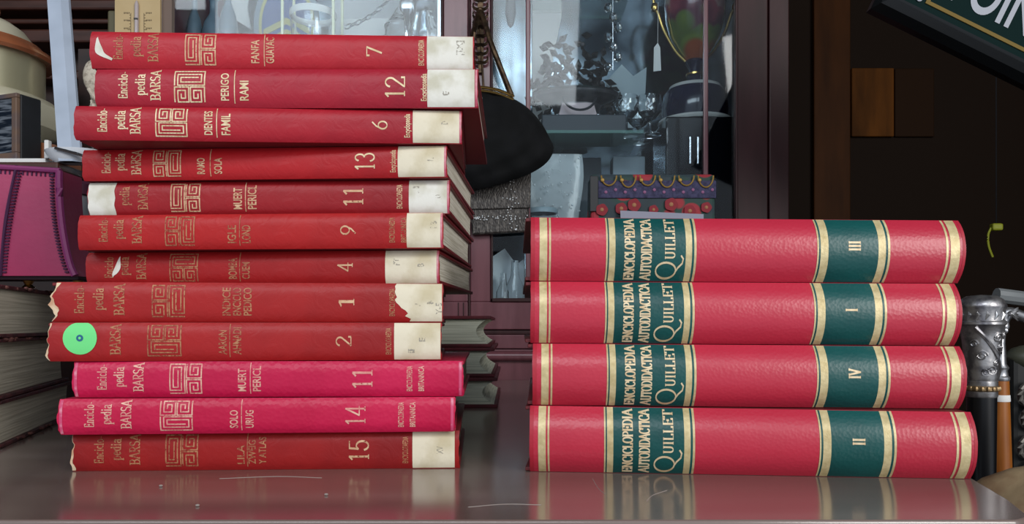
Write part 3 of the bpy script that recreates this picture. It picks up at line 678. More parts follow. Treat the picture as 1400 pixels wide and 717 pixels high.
# cobalt vase on a pedestal
cob = mat('cobalt_glaze', '0b0e33', .12, c2='080a22', vscale=8, coat=.5); whr = mat('white_porcelain', 'c9c7c2', .25)
Yv = CY + .20; zf = Z(425)
vp = thing('pedestal', 'black lacquered pedestal inside the right door under the cobalt vase', 'pedestal', (X(950, Yv), Yv, zf + .0002))
zt = Z(172, Yv) - zf
MB().box(-.078, .078, -.075, .075, 0, zt).build('body', mat('black_lacquer', '0a0b10', .12, coat=.4), vp, smooth=False, bevel=.004)
for a in (-.028, -.012): MB().tube([(a, -.079, zt - .10), (a, -.079, zt - .045)], .004, 8).build('chrome_bar', silver, vp)
va = thing('vase', 'porcelain vase painted with fruit on a cobalt base with gilt handles', 'vase', (X(950, Yv), Yv, zf + zt + .0004))
k_ = Yv / F
MB().lathe([(.001, 0), (.078, 0), (.080, .004), (.078, .009), (.001, .009)], n=36).build('foot_rim', whr, va)
MB().lathe([(.001, .009), (.068, .009), (.071, .03), (.068, .065), (.060, .075), (.001, .075)], n=36).build('base_drum', cob, va)
MB().lathe([(.001, .075), (.058, .075), (.055, .083), (.035, .089), (.001, .089)], n=36).build('drum_rim', whr, va)
MB().lathe([(.001, .089), (.022, .089), (.014, .10), (.018, .106), (.013, .112), (.013, .122), (.021, .136), (.018, .142), (.001, .142)], n=28).build('stem', cob, va)
MB().lathe([(.0145, .108), (.0195, .1085), (.0195, .112), (.0145, .113)], n=28).build('stem_ring', gold_m, va)
vm = bpy.data.materials.new('painted_fruit_porcelain'); vm.use_nodes = True; nt = vm.node_tree; b = nt.nodes['Principled BSDF']; b.inputs['Roughness'].default_value = .15
tc = nd(nt, 'ShaderNodeTexCoord'); sep = nd(nt, 'ShaderNodeSeparateXYZ'); nt.links.new(tc.outputs['Object'], sep.inputs[0])
vo = nd(nt, 'ShaderNodeTexVoronoi'); vo.inputs['Scale'].default_value = 22; nt.links.new(tc.outputs['Object'], vo.inputs['Vector'])
rp = nd(nt, 'ShaderNodeValToRGB'); cr_ = rp.color_ramp; cr_.interpolation = 'EASE'
cols = [(.0, 'a8552a'), (.22, '9c4a22'), (.34, '6b7a34'), (.48, '55662f'), (.58, '5d2436'), (.75, '8a3a4a'), (.9, 'b0a59c')]
while len(cr_.elements) < len(cols): cr_.elements.new(.5)
for e, (p_, c_) in zip(cr_.elements, cols): e.position = p_; e.color = (*lin(c_), 1)
ma = nd(nt, 'ShaderNodeMath', operation='MULTIPLY_ADD'); ma.inputs[1].default_value = 5.0; ma.inputs[2].default_value = -.71
nt.links.new(sep.outputs[2], ma.inputs[0])
ad = nd(nt, 'ShaderNodeMath', operation='MULTIPLY_ADD'); ad.inputs[1].default_value = .35
nt.links.new(vo.outputs['Distance'], ad.inputs[0]); nt.links.new(ma.outputs[0], ad.inputs[2]); nt.links.new(ad.outputs[0], rp.inputs[0]); nt.links.new(rp.outputs[0], b.inputs['Base Color'])
MB().lathe([(.018, .142), (.034, .160), (.052, .19), (.062, .225), (.066, .265), (.062, .305), (.045, .335), (.035, .355), (.042, .375), (.040, .376), (.001, .35)], n=40).build('body', vm, va)
for s_ in (-1, 1):
    MB().tube(smoothpath([(s_ * .020, 0, .140), (s_ * .042, 0, .163), (s_ * .066, 0, .205), (s_ * .080, 0, .245), (s_ * .088, 0, .26), (s_ * .090, 0, .30), (s_ * .075, 0, .335), (s_ * .045, 0, .335)], 5), .0035, 8).build('handle', gold_m, va)
    MB().ball((s_ * .088, 0, .258), .008, .006, .011).build('handle_leaf', gold_m, va)
tg = at(898, 42, Yv - .075)
tagc = thing('price_tag', 'small white paper tag hanging by a thread near the vase handle', 'tag', tg)
MB().prism([(-.007, -.085), (.009, -.083), (.007, -.035), (.002, -.025), (-.006, -.035)], 'y', 0, .0008).build('paper', white, tagc, smooth=False)
MB().tube([(.002, .0004, -.027), (.003, .001, .06)], .0005, 4).build('thread', white, tagc)
# lower compartment: boxes, jar, beads in a clear bag
def gbox(lb, x0, x1, Y, m, h, d=.05, nm='gift_box', cat='box'):
    return tag(MB().box(-(X(x1, Y) - X(x0, Y)) / 2, (X(x1, Y) - X(x0, Y)) / 2, 0, d, 0, h).build(nm, m, smooth=False, bevel=.002, loc=((X(x0, Y) + X(x1, Y)) / 2, Y, zf + .0002)), lb, cat)
pb = mat('pale_blue_card', 'aebfc9', .5); slate = mat('slate_card', '3c4750', .5)
gbox('pale blue carton standing behind the floral bag', 838, 882, CY + .2, pb, Z(214, CY + .2) - zf)
gbox('slate-grey carton to the left of the pale blue carton', 760, 822, CY + .23, slate, zs - .014 - zf)
gbox('small russet box behind the clear beaded pouch', 770, 792, CY + .17, mat('russet', '7a5a50', .7), Z(238, CY + .17) - zf)
Yj = CY + .062
jr = thing('glass_jar', 'wide clear glass jar with pale lid below the black purse', 'jar', (X(741, Yj), Yj, zf + .0002))
hj = Z(286, Yj) - zf
MB().lathe([(.001, 0), (.034, 0), (.036, .004), (.036, hj - .02), (.030, hj - .008), (.028, hj - .008), (.034, hj - .022), (.034, .006), (.001, .006)], n=28).build('body', M['glass'], jr)
MB().lathe([(.001, hj), (.030, hj), (.032, hj - .003), (.032, hj - .010), (.0305, hj - .0105)], n=28).build('lid', mat('pale_lid', '9fb0b8', .35), jr)
pk = thing('beaded_pouch', 'clear pouch of glittering beads behind the lower right pane', 'pouch', (X(758, CY + .125), CY + .125, zf + .0002))
hp = Z(212, CY + .13) - zf
MB().grid(lambda u, v: ((.055 + .006 * math.sin(v * 9)) * math.cos(6.2832 * u), .018 * math.sin(6.2832 * u) * (1 - .7 * v), hp * v), 24, 14, True).build('film', mat('clear_film', 'e2eaee', .15, alpha=.5, spec=.8, bump=.8, bscale=40), pk)
rr = random.Random(5); be = MB()
for k in range(110): be.ball((rr.uniform(-.052, .052), rr.uniform(-.021, -.017), rr.uniform(.02, hp)), rr.uniform(.001, .0026), nu=6, nv=4)
tag(be.build('beads', mat('bead_white', 'e8eef2', .25), pk), kind='stuff')
# narrow lower pane: bottles and a card
for px, r, h, lb in ((688, .014, .075, 'small clear bottle in the narrow lower pane, nearer the stile'), (704, .017, .10, 'taller clear bottle in the narrow lower pane')):
    stand('clear_bottle', lb, 'bottle', px, CY + .05, M['glass'], [(.001, 0), (r, 0), (r, h * .5), (r * .5, h * .7), (r * .4, h), (.001, h)], z=zf + .0002, group='clear bottles in the lower pane')
card('white_card', 'white card lying at the bottom of the narrow lower pane', 'card', [(672, 424), (672, 352), (690, 340), (706, 362), (722, 350), (722, 424)], CY + .085, mat('cool_card', 'dfe6ea', .6))
stand('feather_pendant', 'dark crescent pendant behind the narrow upper pane', 'pendant', 698, CY + .06, mat('dark_slate', '303840', .4), [(.001, 0), (.006, .006), (.011, .03), (.008, .07), (.002, .09), (.001, .2)], n=12, z=Z(38, CY + .06), sy=.4)

# ------------------------------------------------------------------ hung on the cabinet front
og = thing('bronze_ornament', 'dark bronze openwork ornament hung on the cabinet centre stile', 'ornament', (X(657), CY - .006, Z(30)))
MB().prism([(-.004, -.10), (.004, -.10), (.007, -.03), (.004, .06), (-.004, .06), (-.007, -.03)], 'y', -.003, .004).build('spine_bar', bronze, og, smooth=False)
for k in range(9):
    z_ = .055 - k * .017
    for s_ in (-1, 1): MB().tube(bez((0, -.003, z_), (s_ * .012, -.006, z_ - .004), (s_ * .016, -.006, z_ + .004), (s_ * .013, -.004, z_ + .011), 6), [.0032, .003, .0028, .0026, .0022, .0018, .0012], 6).build('leaf_curl', bronze, og)
MB().tube([(0, -.02, .012), (0, .004, .012)], .004, 8).build('hook', bronze, og)
blk = mat('black_velvet', '08090a', .8, c2='101113', vscale=20, bump=.3, bscale=30, spec=.2)
hkp = Vector((X(657), CY - .022, Z(22)))
bp = thing('evening_purse', 'black velvet evening purse with a gold clasp frame hanging from the cabinet', 'purse', at(690, 130, CY - .056))
o_ = bp.location
k2 = (CY - .056) / F
out = [(612, 150), (618, 138), (635, 127), (655, 124), (676, 126), (700, 134), (722, 148), (740, 168), (752, 190), (757, 205), (748, 222), (728, 236), (700, 247), (670, 256), (648, 258), (628, 252), (612, 235), (605, 200), (607, 170)]
out = [((a - 690) * k2, (130 - b_) * k2) for a, b_ in out]
outS = smoothpath([(a, 0, b_) for a, b_ in out + [out[0]]], 4)[:-1]
cx_ = sum(p.x for p in outS) / len(outS); cz_ = sum(p.z for p in outS) / len(outS)
nO = len(outS)
def pf(sgn):
    def fn(u, v):
        p = outS[round(u * nO) % nO]; q = 1 - v
        fold = .0035 * math.sin((p.x * 60 - p.z * 95) * v) * v + .0025 * math.sin((p.x * 150 + p.z * 30) * v + 1) * v * v
        return (cx_ + (p.x - cx_) * v, sgn * (.028 * math.sqrt(max(0, 1 - v * v)) + (fold if v < .99 else 0)), cz_ + (p.z - cz_) * v)
    return fn
MB().grid(pf(-1), nO, 10, True).grid(pf(1), nO, 10, True).build('pouch', blk, bp, ang=180)
for dz, r in ((0.004, .0030), (-.004, .0026)):
    MB().tube(smoothpath([((a - 690) * k2, -.006 - (dz < 0) * .006, (130 - b_) * k2 + dz) for a, b_ in ((622, 134), (640, 125.5), (660, 124), (682, 128), (702, 136))], 5), r, 8).build('clasp_frame', gold_m, bp)
MB().tube(bez((700, 0, 0), (0, 0, 0), (0, 0, 0), (0, 0, 0), 1) and [hkp - o_ + Vector((.002, 0, 0)), Vector(((672 - 690) * k2, .002, (130 - 60) * k2)), Vector(((687 - 690) * k2, 0, (130 - 100) * k2)), Vector(((700 - 690) * k2, -.004, (130 - 134) * k2))], .0052, 8).build('strap', bronze, bp)
MB().tube([hkp - o_ - Vector((.002, 0, 0)), Vector(((647 - 690) * k2, .002, (130 - 45) * k2)), Vector(((640 - 690) * k2, 0, (130 - 90) * k2)), Vector(((630 - 690) * k2, -.004, (130 - 130) * k2))], .0052, 8).build('strap', bronze, bp)
mp_ = thing('mesh_purse', 'dark grey beaded mesh purse hanging below the black velvet purse', 'purse', at(685, 322, CY - .012))
o_ = mp_.location; k2 = (CY - .012) / F
msh = mat('grey_metal_mesh', '3a3735', .5, .4, c2='5a5652', vscale=260, vlo=.5, vhi=.62, bump=1.0, bscale=420, btype='voronoi', stretch=(1, 1, .4))
MB().prism([(-40 * k2, 0), (36 * k2, 4 * k2), (40 * k2, 60 * k2), (39 * k2, 110 * k2), (-42 * k2, 110 * k2), (-42 * k2, 40 * k2)], 'y', -.007, .007).build('body', msh, mp_, bevel=.004)
MB().prism([(-42 * k2, 34 * k2), (40 * k2, 36 * k2), (41 * k2, 85 * k2), (-42 * k2, 85 * k2)], 'y', -.011, -.007).build('flap', msh, mp_, bevel=.002)
rr = random.Random(9); be = MB()
for k in range(70): be.ball((rr.gauss(14, 5) * k2 if k % 2 else rr.uniform(-38, 36) * k2, -.0115 - .0, (rr.uniform(6, 80) if k % 2 else rr.uniform(20, 26)) * k2), .0011, nu=6, nv=4)
for q in range(len(be.v)):
    pass
tag(be.build('sequins', bpy.data.materials['bead_white'], mp_), kind='stuff')
MB().tube([(-20 * k2, 0, 110 * k2), (-24 * k2, .002, 200 * k2), (-29 * k2, .004, 288 * k2)], .002, 6).build('strap', bronze, mp_)

# floral bag standing on the table
Yb = 1.30
fb = thing('floral_bag', 'floral bag with purple lace band and gold cord loops behind the right stack', 'bag', (X(893, Yb), Yb, .0003))
hb = Z(238, Yb); wb = (978 - 808) * Yb / F
fm = bpy.data.materials.new('floral_cloth'); fm.use_nodes = True; nt = fm.node_tree; b = nt.nodes['Principled BSDF']; b.inputs['Roughness'].default_value = .7
tc = nd(nt, 'ShaderNodeTexCoord'); vo = nd(nt, 'ShaderNodeTexVoronoi'); vo.inputs['Scale'].default_value = 20; nt.links.new(tc.outputs['Object'], vo.inputs['Vector'])
rp = nd(nt, 'ShaderNodeValToRGB'); e = rp.color_ramp.elements
e[0].position = 0; e[0].color = (*lin('6b3b2a'), 1); e[1].position = 1; e[1].color = (*lin('1c2b30'), 1)
for p_, c_ in ((.10, '9a2430'), (.34, '8e1f2a'), (.38, '173a30'), (.6, '22323a')):
    q = e.new(p_); q.color = (*lin(c_), 1)
nt.links.new(vo.outputs['Distance'], rp.inputs[0]); nt.links.new(rp.outputs[0], b.inputs['Base Color'])
MB().prism([(-wb / 2 - .004, 0), (wb / 2 + .004, 0), (wb / 2, hb), (-wb / 2, hb)], 'y', 0, .06).build('body', fm, fb, smooth=False, bevel=.006)
lace = mat('purple_lace', '3c3a58', .8, c2='262540', vscale=160, bump=.8, bscale=200, btype='voronoi')
MB().box(-wb / 2 + .012, wb / 2 + .001, -.003, .0, hb - .042, hb - .012).build('lace_band', lace, fb, smooth=False, bevel=.001)
MB().box(-wb / 2 - .002, -wb / 2 + .012, -.003, .0, hb - .065, hb - .004).build('edge_tab', dark, fb, smooth=False, bevel=.001)
for k in range(12):
    MB().ball((-wb / 2 + .025 + k * .0165, -.004, hb - .032 + .004 * (k % 2)), .0028, .001, .0028, 8, 4).build('lace_dot', mat('lace_pink', '8a5a7c', .8) if k == 0 else bpy.data.materials['lace_pink'], fb)
fred = mat('red_flower_cloth', '801f2a', .75); fyel = mat('flower_centre', '9a6b4a', .7)
for x_, z_, r in ((-.055, -.060, .010), (-.033, -.054, .011), (.0, -.062, .008), (.03, -.053, .011), (.062, -.064, .010), (.09, -.058, .009), (-.088, -.062, .010), (-.012, -.085, .012), (.045, -.09, .012)):
    f_ = MB().prism([(x_ + r * (1 + .05 * math.cos(5 * q * .2618)) * math.cos(q * .2618), hb + z_ + r * (1 + .05 * math.cos(5 * q * .2618)) * math.sin(q * .2618)) for q in range(24)], 'y', -.004, 0).build('flower', fred, fb, smooth=False)
    MB().ball((x_, -.004, hb + z_), r * .35, .0015, r * .35, 10, 5).build('flower_centre', fyel, f_)
cord = mat('gold_cord', '9a7a3a', .5, .4)
for k in range(6):
    xa = -wb / 2 + .03 + k * .033; MB().tube([(xa + .013 * math.cos(q), -.005, hb - .004 + (.017 + .003 * (k % 2)) * -math.sin(q)) for q in [i * math.pi / 10 for i in range(11)]], .0013, 6).build('cord_loop', cord, fb)
    MB().ball((xa - .011, -.006, hb - .012), .0035, .002, .0035, 8, 5).build('cord_knot', cord, fb)
card('paper_slip', 'pale paper slip propped against the floral bag above the green panels', 'paper', [(850, 330), (848, 288), (962, 293), (962, 330)], Yb - .012, mat('lilac_paper', '8c8c9c', .7), .001)
for o in bpy.data.objects:
    if o.name == 'paper_slip': o.location.z = o.location.z

# ------------------------------------------------------------------ far left
wood = mat('dark_shelf_wood', '2f1a14', .5, c2='1e100c', vscale=10, stretch=(1, 4, 4), coat=.1)
woodr = mat('reddish_moulding', '45261d', .45, c2='33180f', vscale=12, stretch=(1, 5, 5))
su = thing('wooden_shelving', 'dark wooden panelled shelving with horizontal mouldings behind the left objects', 'shelving', (-1.18, 1.62, -.75))
MB().box(-.5, .44, .03, .06, 0, 2.2).build('back_panel', wood, su, smooth=False)
for k, (y0, y1) in enumerate(((-60, -20), (8, 22), (30, 37), (48, 66), (100, 112), (170, 178))):
    za, zb = Z(y1, 1.62) + .75, Z(y0, 1.62) + .75
    MB().box(-.5, .44, -.02 - .015 * (k % 2), .03, za, zb).build('moulding', woodr, su, smooth=False, bevel=.004)
MB().box(.41, .45, -.03, .06, 0, 2.2).build('upright', wood, su, smooth=False, bevel=.003)
# dark chest on the table that carries the left things
cz = .314
chest = thing('wooden_chest', 'dark wooden chest on the table behind the magenta case', 'chest', (-.80, 1.147, .0003))
MB().box(-.28, .215, -.17, .17, 0, cz - .012).build('body', wood, chest, smooth=False, bevel=.003)
MB().box(-.285, .22, -.175, .175, cz - .012, cz).build('lid', woodr, chest, smooth=False, bevel=.003)
CZ = cz + .0005
# white tray with upright end
tr = thing('white_tray', 'white ledge with a short upright end under the framed box', 'tray', (X(0, .99), .99, CZ))
kk = .99 / F
MB().box(-.12, 62 * kk, 0, .318, 0, .008).build('ledge', white, tr, smooth=False, bevel=.001)
MB().box(60 * kk, 66 * kk, 0, .008, .008, .032).build('upright', white, tr, smooth=False, bevel=.001)
# cream jar with brown brim
Yq = 1.2; kq = Yq / F
lj = thing('ceramic_jar', 'cream glazed jar with a wide brown-rimmed lid at the far left', 'jar', (X(-28, Yq), Yq, CZ + .0085))
zq = lambda py: Z(py, Yq) - CZ - .0085
crg = mat('cream_glaze', 'c9c4ad', .25, c2='b5ae94', vscale=6); brg = mat('brown_glaze', '8a4f33', .2, c2='a86a48', vscale=8, coat=.4)
stl = mat('brushed_cream_metal', 'b9b394', .28, .5)
MB().lathe([(.001, 0), (66 * kq, 0), (64 * kq, zq(200)), (74 * kq, zq(184)), (97 * kq, zq(176)), (103 * kq, zq(162)), (102 * kq, zq(148)), (92 * kq, zq(138)), (78 * kq, zq(132))], n=40).build('body', crg, lj)
MB().lathe([(78 * kq, zq(134)), (77.5 * kq, zq(100)), (78 * kq, zq(75)), (.001, zq(75))], n=40).build('neck', stl, lj)
MB().lathe([(70 * kq, zq(78)), (88 * kq, zq(82)), (91.5 * kq, zq(78)), (89 * kq, zq(72)), (78 * kq, zq(65)), (74 * kq, zq(60))], n=40).build('brim', brg, lj)
MB().lathe([(77 * kq, zq(64)), (66 * kq, zq(56)), (54 * kq, zq(40)), (40 * kq, zq(30)), (26 * kq, zq(26)), (14 * kq, zq(25)), (.001, zq(24))], n=40).build('lid', crg, lj)
MB().ball((30 * kq, -20 * kq, zq(24)), .012).build('lid_knob', brg, lj)
# framed box
fx = thing('framed_box', 'black box with a scratched blue-silver front in a wooden frame', 'box', (X(28, 1.0), 1.0, CZ + .0085), rz=math.radians(-20))
hF = Z(128, 1.0) - CZ - .0085
MB().box(-.12, 0, 0, .030, 0, hF).build('body', mat('black_wood', '15171a', .5, c2='22252a', vscale=14), fx, smooth=False, bevel=.002)
fw = mat('frame_wood', '6d5646', .5, c2='4c4a55', vscale=20)
for a in ((-.12, 0, 0, .009), (-.12, 0, hF - .006, hF), (-.009, 0, .009, hF - .006), (-.12, -.111, .009, hF - .006)):
    MB().box(a[0], a[1], -.006, 0, a[2], a[3]).build('frame_strip', fw, fx, smooth=False, bevel=.001)
MB().box(-.111, -.009, -.003, 0, .009, hF - .006).build('front_plate', mat('scratched_silver', '2c3848', .35, .7, c2='aab4c0', vscale=14, vlo=.48, vhi=.6, stretch=(1.2, 1, 14)), fx, smooth=False)
wb2 = thing('wooden_block', 'small brown wooden block with a notched top beside the framed box', 'block', (X(72, 1.03), 1.03, CZ))
kk = 1.03 / F
MB().prism([(-17 * kk, 0), (17 * kk, 0), (17 * kk, 36 * kk), (14 * kk, 39 * kk), (7 * kk, 33 * kk), (2 * kk, 36 * kk), (-17 * kk, 39 * kk)], 'y', .0, .04).build('body', mat('brown_block', '8a5230', .55, c2='6d3f24', vscale=14), wb2, smooth=False, bevel=.001)
# pale bar leaning
a0 = at(97, 238, .975); a0.z = CZ; a1 = at(76, -60, 1.05)
br = thing('metal_bar', 'pale blue-grey painted flat bar leaning upright beside the ceramic jar', 'bar', a0)
d = (a1 - a0)
mb = MB(); e = Vector((.0125, 0, .0)); f_ = Vector((0, .006, 0))
for p in (Vector((0, 0, 0)), d): mb.v += [tuple(p - e - f_), tuple(p + e * .45 - f_), tuple(p + e + f_ * .2), tuple(p + e + f_), tuple(p - e + f_)]
mb.f = [(0, 1, 2, 3, 4), (5, 6, 7, 8, 9)] + [(i, (i + 1) % 5, 5 + (i + 1) % 5, 5 + i) for i in range(5)]
mb.build('bar', mat('pale_blue_paint', 'a9b4c4', .45, c2='98a3b2', vscale=12, bump=.1), br, smooth=False)
# magenta case on top of the old books
Yg = .70; kg = Yg / F; zg = .1405
mg = thing('magenta_case', 'magenta leather case with stitched seams on top of the old books', 'case', (X(50, Yg), Yg, zg))
mag = mat('magenta_leather', '9c3056', .45, c2='8b2a4e', vscale=14, bump=.2, bscale=200); mgd = mat('magenta_piping', '7d2c60', .5, bump=.2, bscale=200); thr = mat('purple_thread', '3a1238', .8)
def edge(v):                                    # right edge in px as a function of height
    return 55 - 23 * math.sin(min(1, v * 1.05) * math.pi / 2) ** .7 + 1.5 * v
zlo, zhi = .010, Z(234, Yg) - zg
def gfn(y0, bul):
    def fn(u, v):
        e_ = edge(v) * kg; x_ = -.14 + (e_ + .14) * u
        top = zlo + (zhi - zlo) * v + (.010 * (1 - u) * v)
        return (x_, y0 - bul * math.sin(math.pi * v) * math.sin(math.pi * min(1, u)), top)
    return fn
mb = MB(); mb.grid(gfn(0, .004), 24, 14); n1 = len(mb.v); mb.grid(gfn(.034, -.004), 24, 14)
def ring(i, j): return i * 15 + j
bd_ = [(i, 0) for i in range(24)] + [(24, j) for j in range(14)] + [(i, 14) for i in range(24, 0, -1)] + [(0, j) for j in range(14, 0, -1)]
for q in range(len(bd_)):
    a, b_ = ring(*bd_[q]), ring(*bd_[(q + 1) % len(bd_)]); mb.f.append((a, b_, n1 + b_, n1 + a))
mb.build('body', mag, mg, ang=60)
P_ = [gfn(-.001, 0)(1, j / 12) for j in range(13)]
MB().tube([Vector(p) + Vector((-.001, 0, 0)) for p in P_], .0032, 8).build('piping', mgd, mg)
MB().tube([gfn(-.001, .004)(i / 12, 1) for i in range(13)], .0026, 8).build('piping', mgd, mg)
sx_ = lambda v: (-48 + 22 * v) * kg
MB().tube([(sx_(j / 10), -.0012 - .004 * math.sin(math.pi * j / 10), zlo + (zhi - zlo) * j / 10 + .005 * j / 10) for j in range(11)], .0014, 6).build('seam', thr, mg)
st = MB()
for j in range(34):
    v = (j + .5) / 34
    for x_, dx in ((edge(v) * kg - .0075, .0016), (sx_(v) + .0035, .0016)):
        z_ = zlo + (zhi - zlo) * v + .002; yb = -.0012 - .004 * math.sin(math.pi * v) * (.35 if x_ > 0 else .9)
        st.box(x_ - dx, x_ + dx, yb - .0006, yb + .002, z_ - .0006, z_ + .0006)
for j in range(40):
    u = (j + .5) / 40; p = gfn(0, .004)(u, .955); st.box(p[0] - .0006, p[0] + .0006, p[1] - .0008, p[1] + .001, p[2] - .0016, p[2] + .0016)
tag(st.build('stitches', thr, mg, smooth=False), kind='stuff')
MB().box(-.15, 54 * kg, .004, .032, .0065, .0115).build('base_board', mat('dark_plum_base', '2a1420', .6), mg, smooth=False, bevel=.001)
for x_ in (-.1, -30 * kg, 40 * kg): MB().lathe([(.001, 0), (.006, 0), (.003, .003), (.005, .0068), (.001, .0068)], (x_, .02, 0), 12).build('foot', brass, mg)
tn = thing('tin_canister', 'grey tin canister with plum lid between the magenta case and red stack', 'canister', (X(104, .80), .80, .1405))
ht = Z(268, .80) - .1405
MB().lathe([(.001, 0), (.016, 0), (.017, .002), (.017, ht - .004), (.0155, ht), (.001, ht)], n=24).build('body', mat('grey_tin', '8d9096', .35, .4), tn)
MB().lathe([(.001, ht + .014), (.016, ht + .014), (.0185, ht + .011), (.0185, ht), (.0155, ht)], n=24).build('lid', mat('plum_lid', '4a2436', .4), tn)
# silver clutch frame behind the case
sv = thing('silver_dish', 'crumpled silver dish edge behind the magenta case', 'dish', (X(93, .93), .93, CZ))
MB().lathe([(.001, 0), (.022, 0), (.03, .006), (.036, .016), (.034, .017), (.027, .008), (.02, .003), (.001, .003)], n=18, sy=.6).build('bowl', mat('crumpled_silver', 'd0d4da', .3, .0, bump=.6, bscale=40, btype='voronoi'), sv)
for k in range(3): MB().tube([(-.01 + k * .012, -.022, .015 - k * .003), (.02 + k * .006, -.024, .007 - k * .002)], .002, 6).build('rib', silver, sv)
sv.location.y = .985; sv.location.x = X(100, .985)
# shell ornament on a stem and a thermometer
Yt = 1.25
so = thing('shell_ornament', 'small white shell-like ornament peeking out left of the red stack', 'ornament', (X(127, Yt), Yt, CZ))
zq2 = lambda py: Z(py, Yt) - CZ
mb = MB()
mb.ball((0, 0, (zq2(82) + zq2(126)) / 2), 13 * Yt / F, 9 * Yt / F, (zq2(82) - zq2(126)) / 2, 18, 12)
mb.tube([(0, 0, zq2(122)), (.002, 0, zq2(138)), (0, 0, zq2(152))], [.009, .006, .010], 10)
mb.build('shell', mat('shell_white', 'c8beae', .7, c2='8d8072', vscale=160, vlo=.5, vhi=.7, bump=1, bscale=200), so)
MB().lathe([(.001, 0), (.02, 0), (.018, .006), (.004, .012), (.004, zq2(150)), (.001, zq2(150))]).build('stand', dark, so)
MB().prism([(-10 * Yt / F, zq2(84)), (2 * Yt / F, zq2(84)), (4 * Yt / F, zq2(46)), (-8 * Yt / F, zq2(46))], 'y', .02, .03).build('back_plate', mat('dusky_plate', '6a3034', .7), so, smooth=False)
MB().prism([(0, zq2(48)), (10 * Yt / F, zq2(50)), (2 * Yt / F, zq2(37))], 'y', .02, .03).build('tip', white, so, smooth=False)
Yh = 1.36
th = thing('thermometer', 'cream card thermometer with glass tube behind the top red book', 'thermometer', at(188, 75, Yh))
kh = Yh / F
tcr = mat('cream_card', 'c3ac82', .7, c2='b89f74', vscale=10)
MB().box(-31 * kh, 31 * kh, 0, .006, 0, 130 * kh).build('card', tcr, th, smooth=False)
MB().box(31 * kh, 44 * kh, .008, .02, 0, 150 * kh).build('backing_board', mat('taupe_board', '6e5c52', .6), th, smooth=False)
MB().box(-45 * kh, -31.5 * kh, .008, .02, 0, 64 * kh).build('olive_block', mat('olive_block', '5a5540', .6), th, smooth=False, bevel=.004)
MB().tube([(0, -.003, 0), (0, -.003, 68 * kh), (0, -.003, 73 * kh)], [.0036, .0036, .0014], 10).build('tube', mat('tube_glass', 'b4a8a8', .2, spec=.7), th)
MB().box(-2.6 * kh, 2.6 * kh, -.0072, -.0055, 46.5 * kh, 48.5 * kh).build('tube_clip', dark, th, smooth=False)
inkb = mat('print_ink', '77684e', .8); mb = MB()
for s_ in (-1, 1):
    mb.box(s_ * 9 * kh - .0004, s_ * 9 * kh + .0004, -.0006, 0, 0, 57 * kh)
    for k in range(12): mb.box(min(s_ * 9, s_ * (11 + (k % 3 == 0) * 2)) * kh, max(s_ * 9, s_ * (11 + (k % 3 == 0) * 2)) * kh, -.0006, 0, (10 + 4 * k) * kh, (10.7 + 4 * k) * kh)
    for k, z_ in enumerate((57, 47, 36)):
        for q in range(4): mb.box((s_ * 15 - 3.5 + q * 2.2) * kh, (s_ * 15 - 2.2 + q * 2.2) * kh, -.0006, 0, (z_ - .9 + .4 * (q % 2)) * kh, (z_ + 1.2) * kh)
mb.build('scale_print', inkb, th, smooth=False)
stp = tag(MB().box(X(120, Yh) , X(232, Yh), Yh - .03, Yh + .06, CZ - .3, at(188, 75, Yh).z - .0003).build('wooden_stand', wood, smooth=False), 'dark wooden stand carrying the thermometer, hidden behind the red stack', 'stand')
stp.location = (0, 0, 0)

# ------------------------------------------------------------------ right side
Yc = .74; kc = Yc / F
us = thing('umbrella_stand', 'dark metal stand on the floor holding the two canes', 'stand', (.477, .757, -.7499))
MB().lathe([(.001, 0), (.085, 0), (.09, .01), (.075, .03), (.08, .45), (.088, .46), (.084, .465), (.076, .45), (.07, .035), (.001, .03)], n=28).build('body', mat('dark_iron', '1b1b1d', .5, .6), us)
csil = mat('engraved_silver', 'b4b2b2', .36, .9, c2='77757a', vscale=90, vlo=.45, vhi=.65, bump=.6, bscale=110)
csm = mat('cane_silver', 'c8c8ca', .3, .9, c2='9a9a9c', vscale=40)
ca = thing('walking_cane', 'black walking cane with a broad engraved silver knob handle and gilt ring', 'cane', (X(1342, Yc), Yc, -.718))
zc = lambda py: Z(py, Yc) + .718
cw = thing('walking_cane', 'brown wooden cane with silver figure handle and white band', 'cane', (X(1367, Yc + .035), Yc + .035, -.718))
MB().lathe([(.001, 0), (.007, 0), (.009, .05), (17.5 * kc, zc(640)), (18.5 * kc, zc(541)), (.001, zc(541))], n=24).build('shaft', mat('ebony', '0c0d10', .3), ca)
MB().lathe([(18.6 * kc, zc(543)), (19.5 * kc, zc(541)), (19.5 * kc, zc(521)), (18 * kc, zc(520))], n=28).build('collar', csil, ca)
gr_ = mat('gilt_ring', '8a7354', .45, .7)
MB().lathe([(19.4 * kc, zc(535)), (21 * kc, zc(533)), (21 * kc, zc(529)), (19.4 * kc, zc(527))], n=28).build('gilt_ring', gr_, ca)
for k in range(18):
    a = k / 18 * 2 * math.pi; MB().ball((20.4 * kc * math.cos(a), 20.4 * kc * math.sin(a), zc(531)), .0022, .0022, .0026, 6, 4).build('ring_bead', gr_, ca)
MB().lathe([(18.5 * kc, zc(521)), (20 * kc, zc(515)), (21.5 * kc, zc(490)), (24 * kc, zc(465)), (27.5 * kc, zc(446)), (29.5 * kc, zc(444)), (29.5 * kc, zc(441)), (28 * kc, zc(439)), (28 * kc, zc(424)), (29.5 * kc, zc(421)), (29.5 * kc, zc(418)), (26 * kc, zc(410)), (18 * kc, zc(405)), (.001, zc(403.5))], n=40).build('knob', csil, ca)
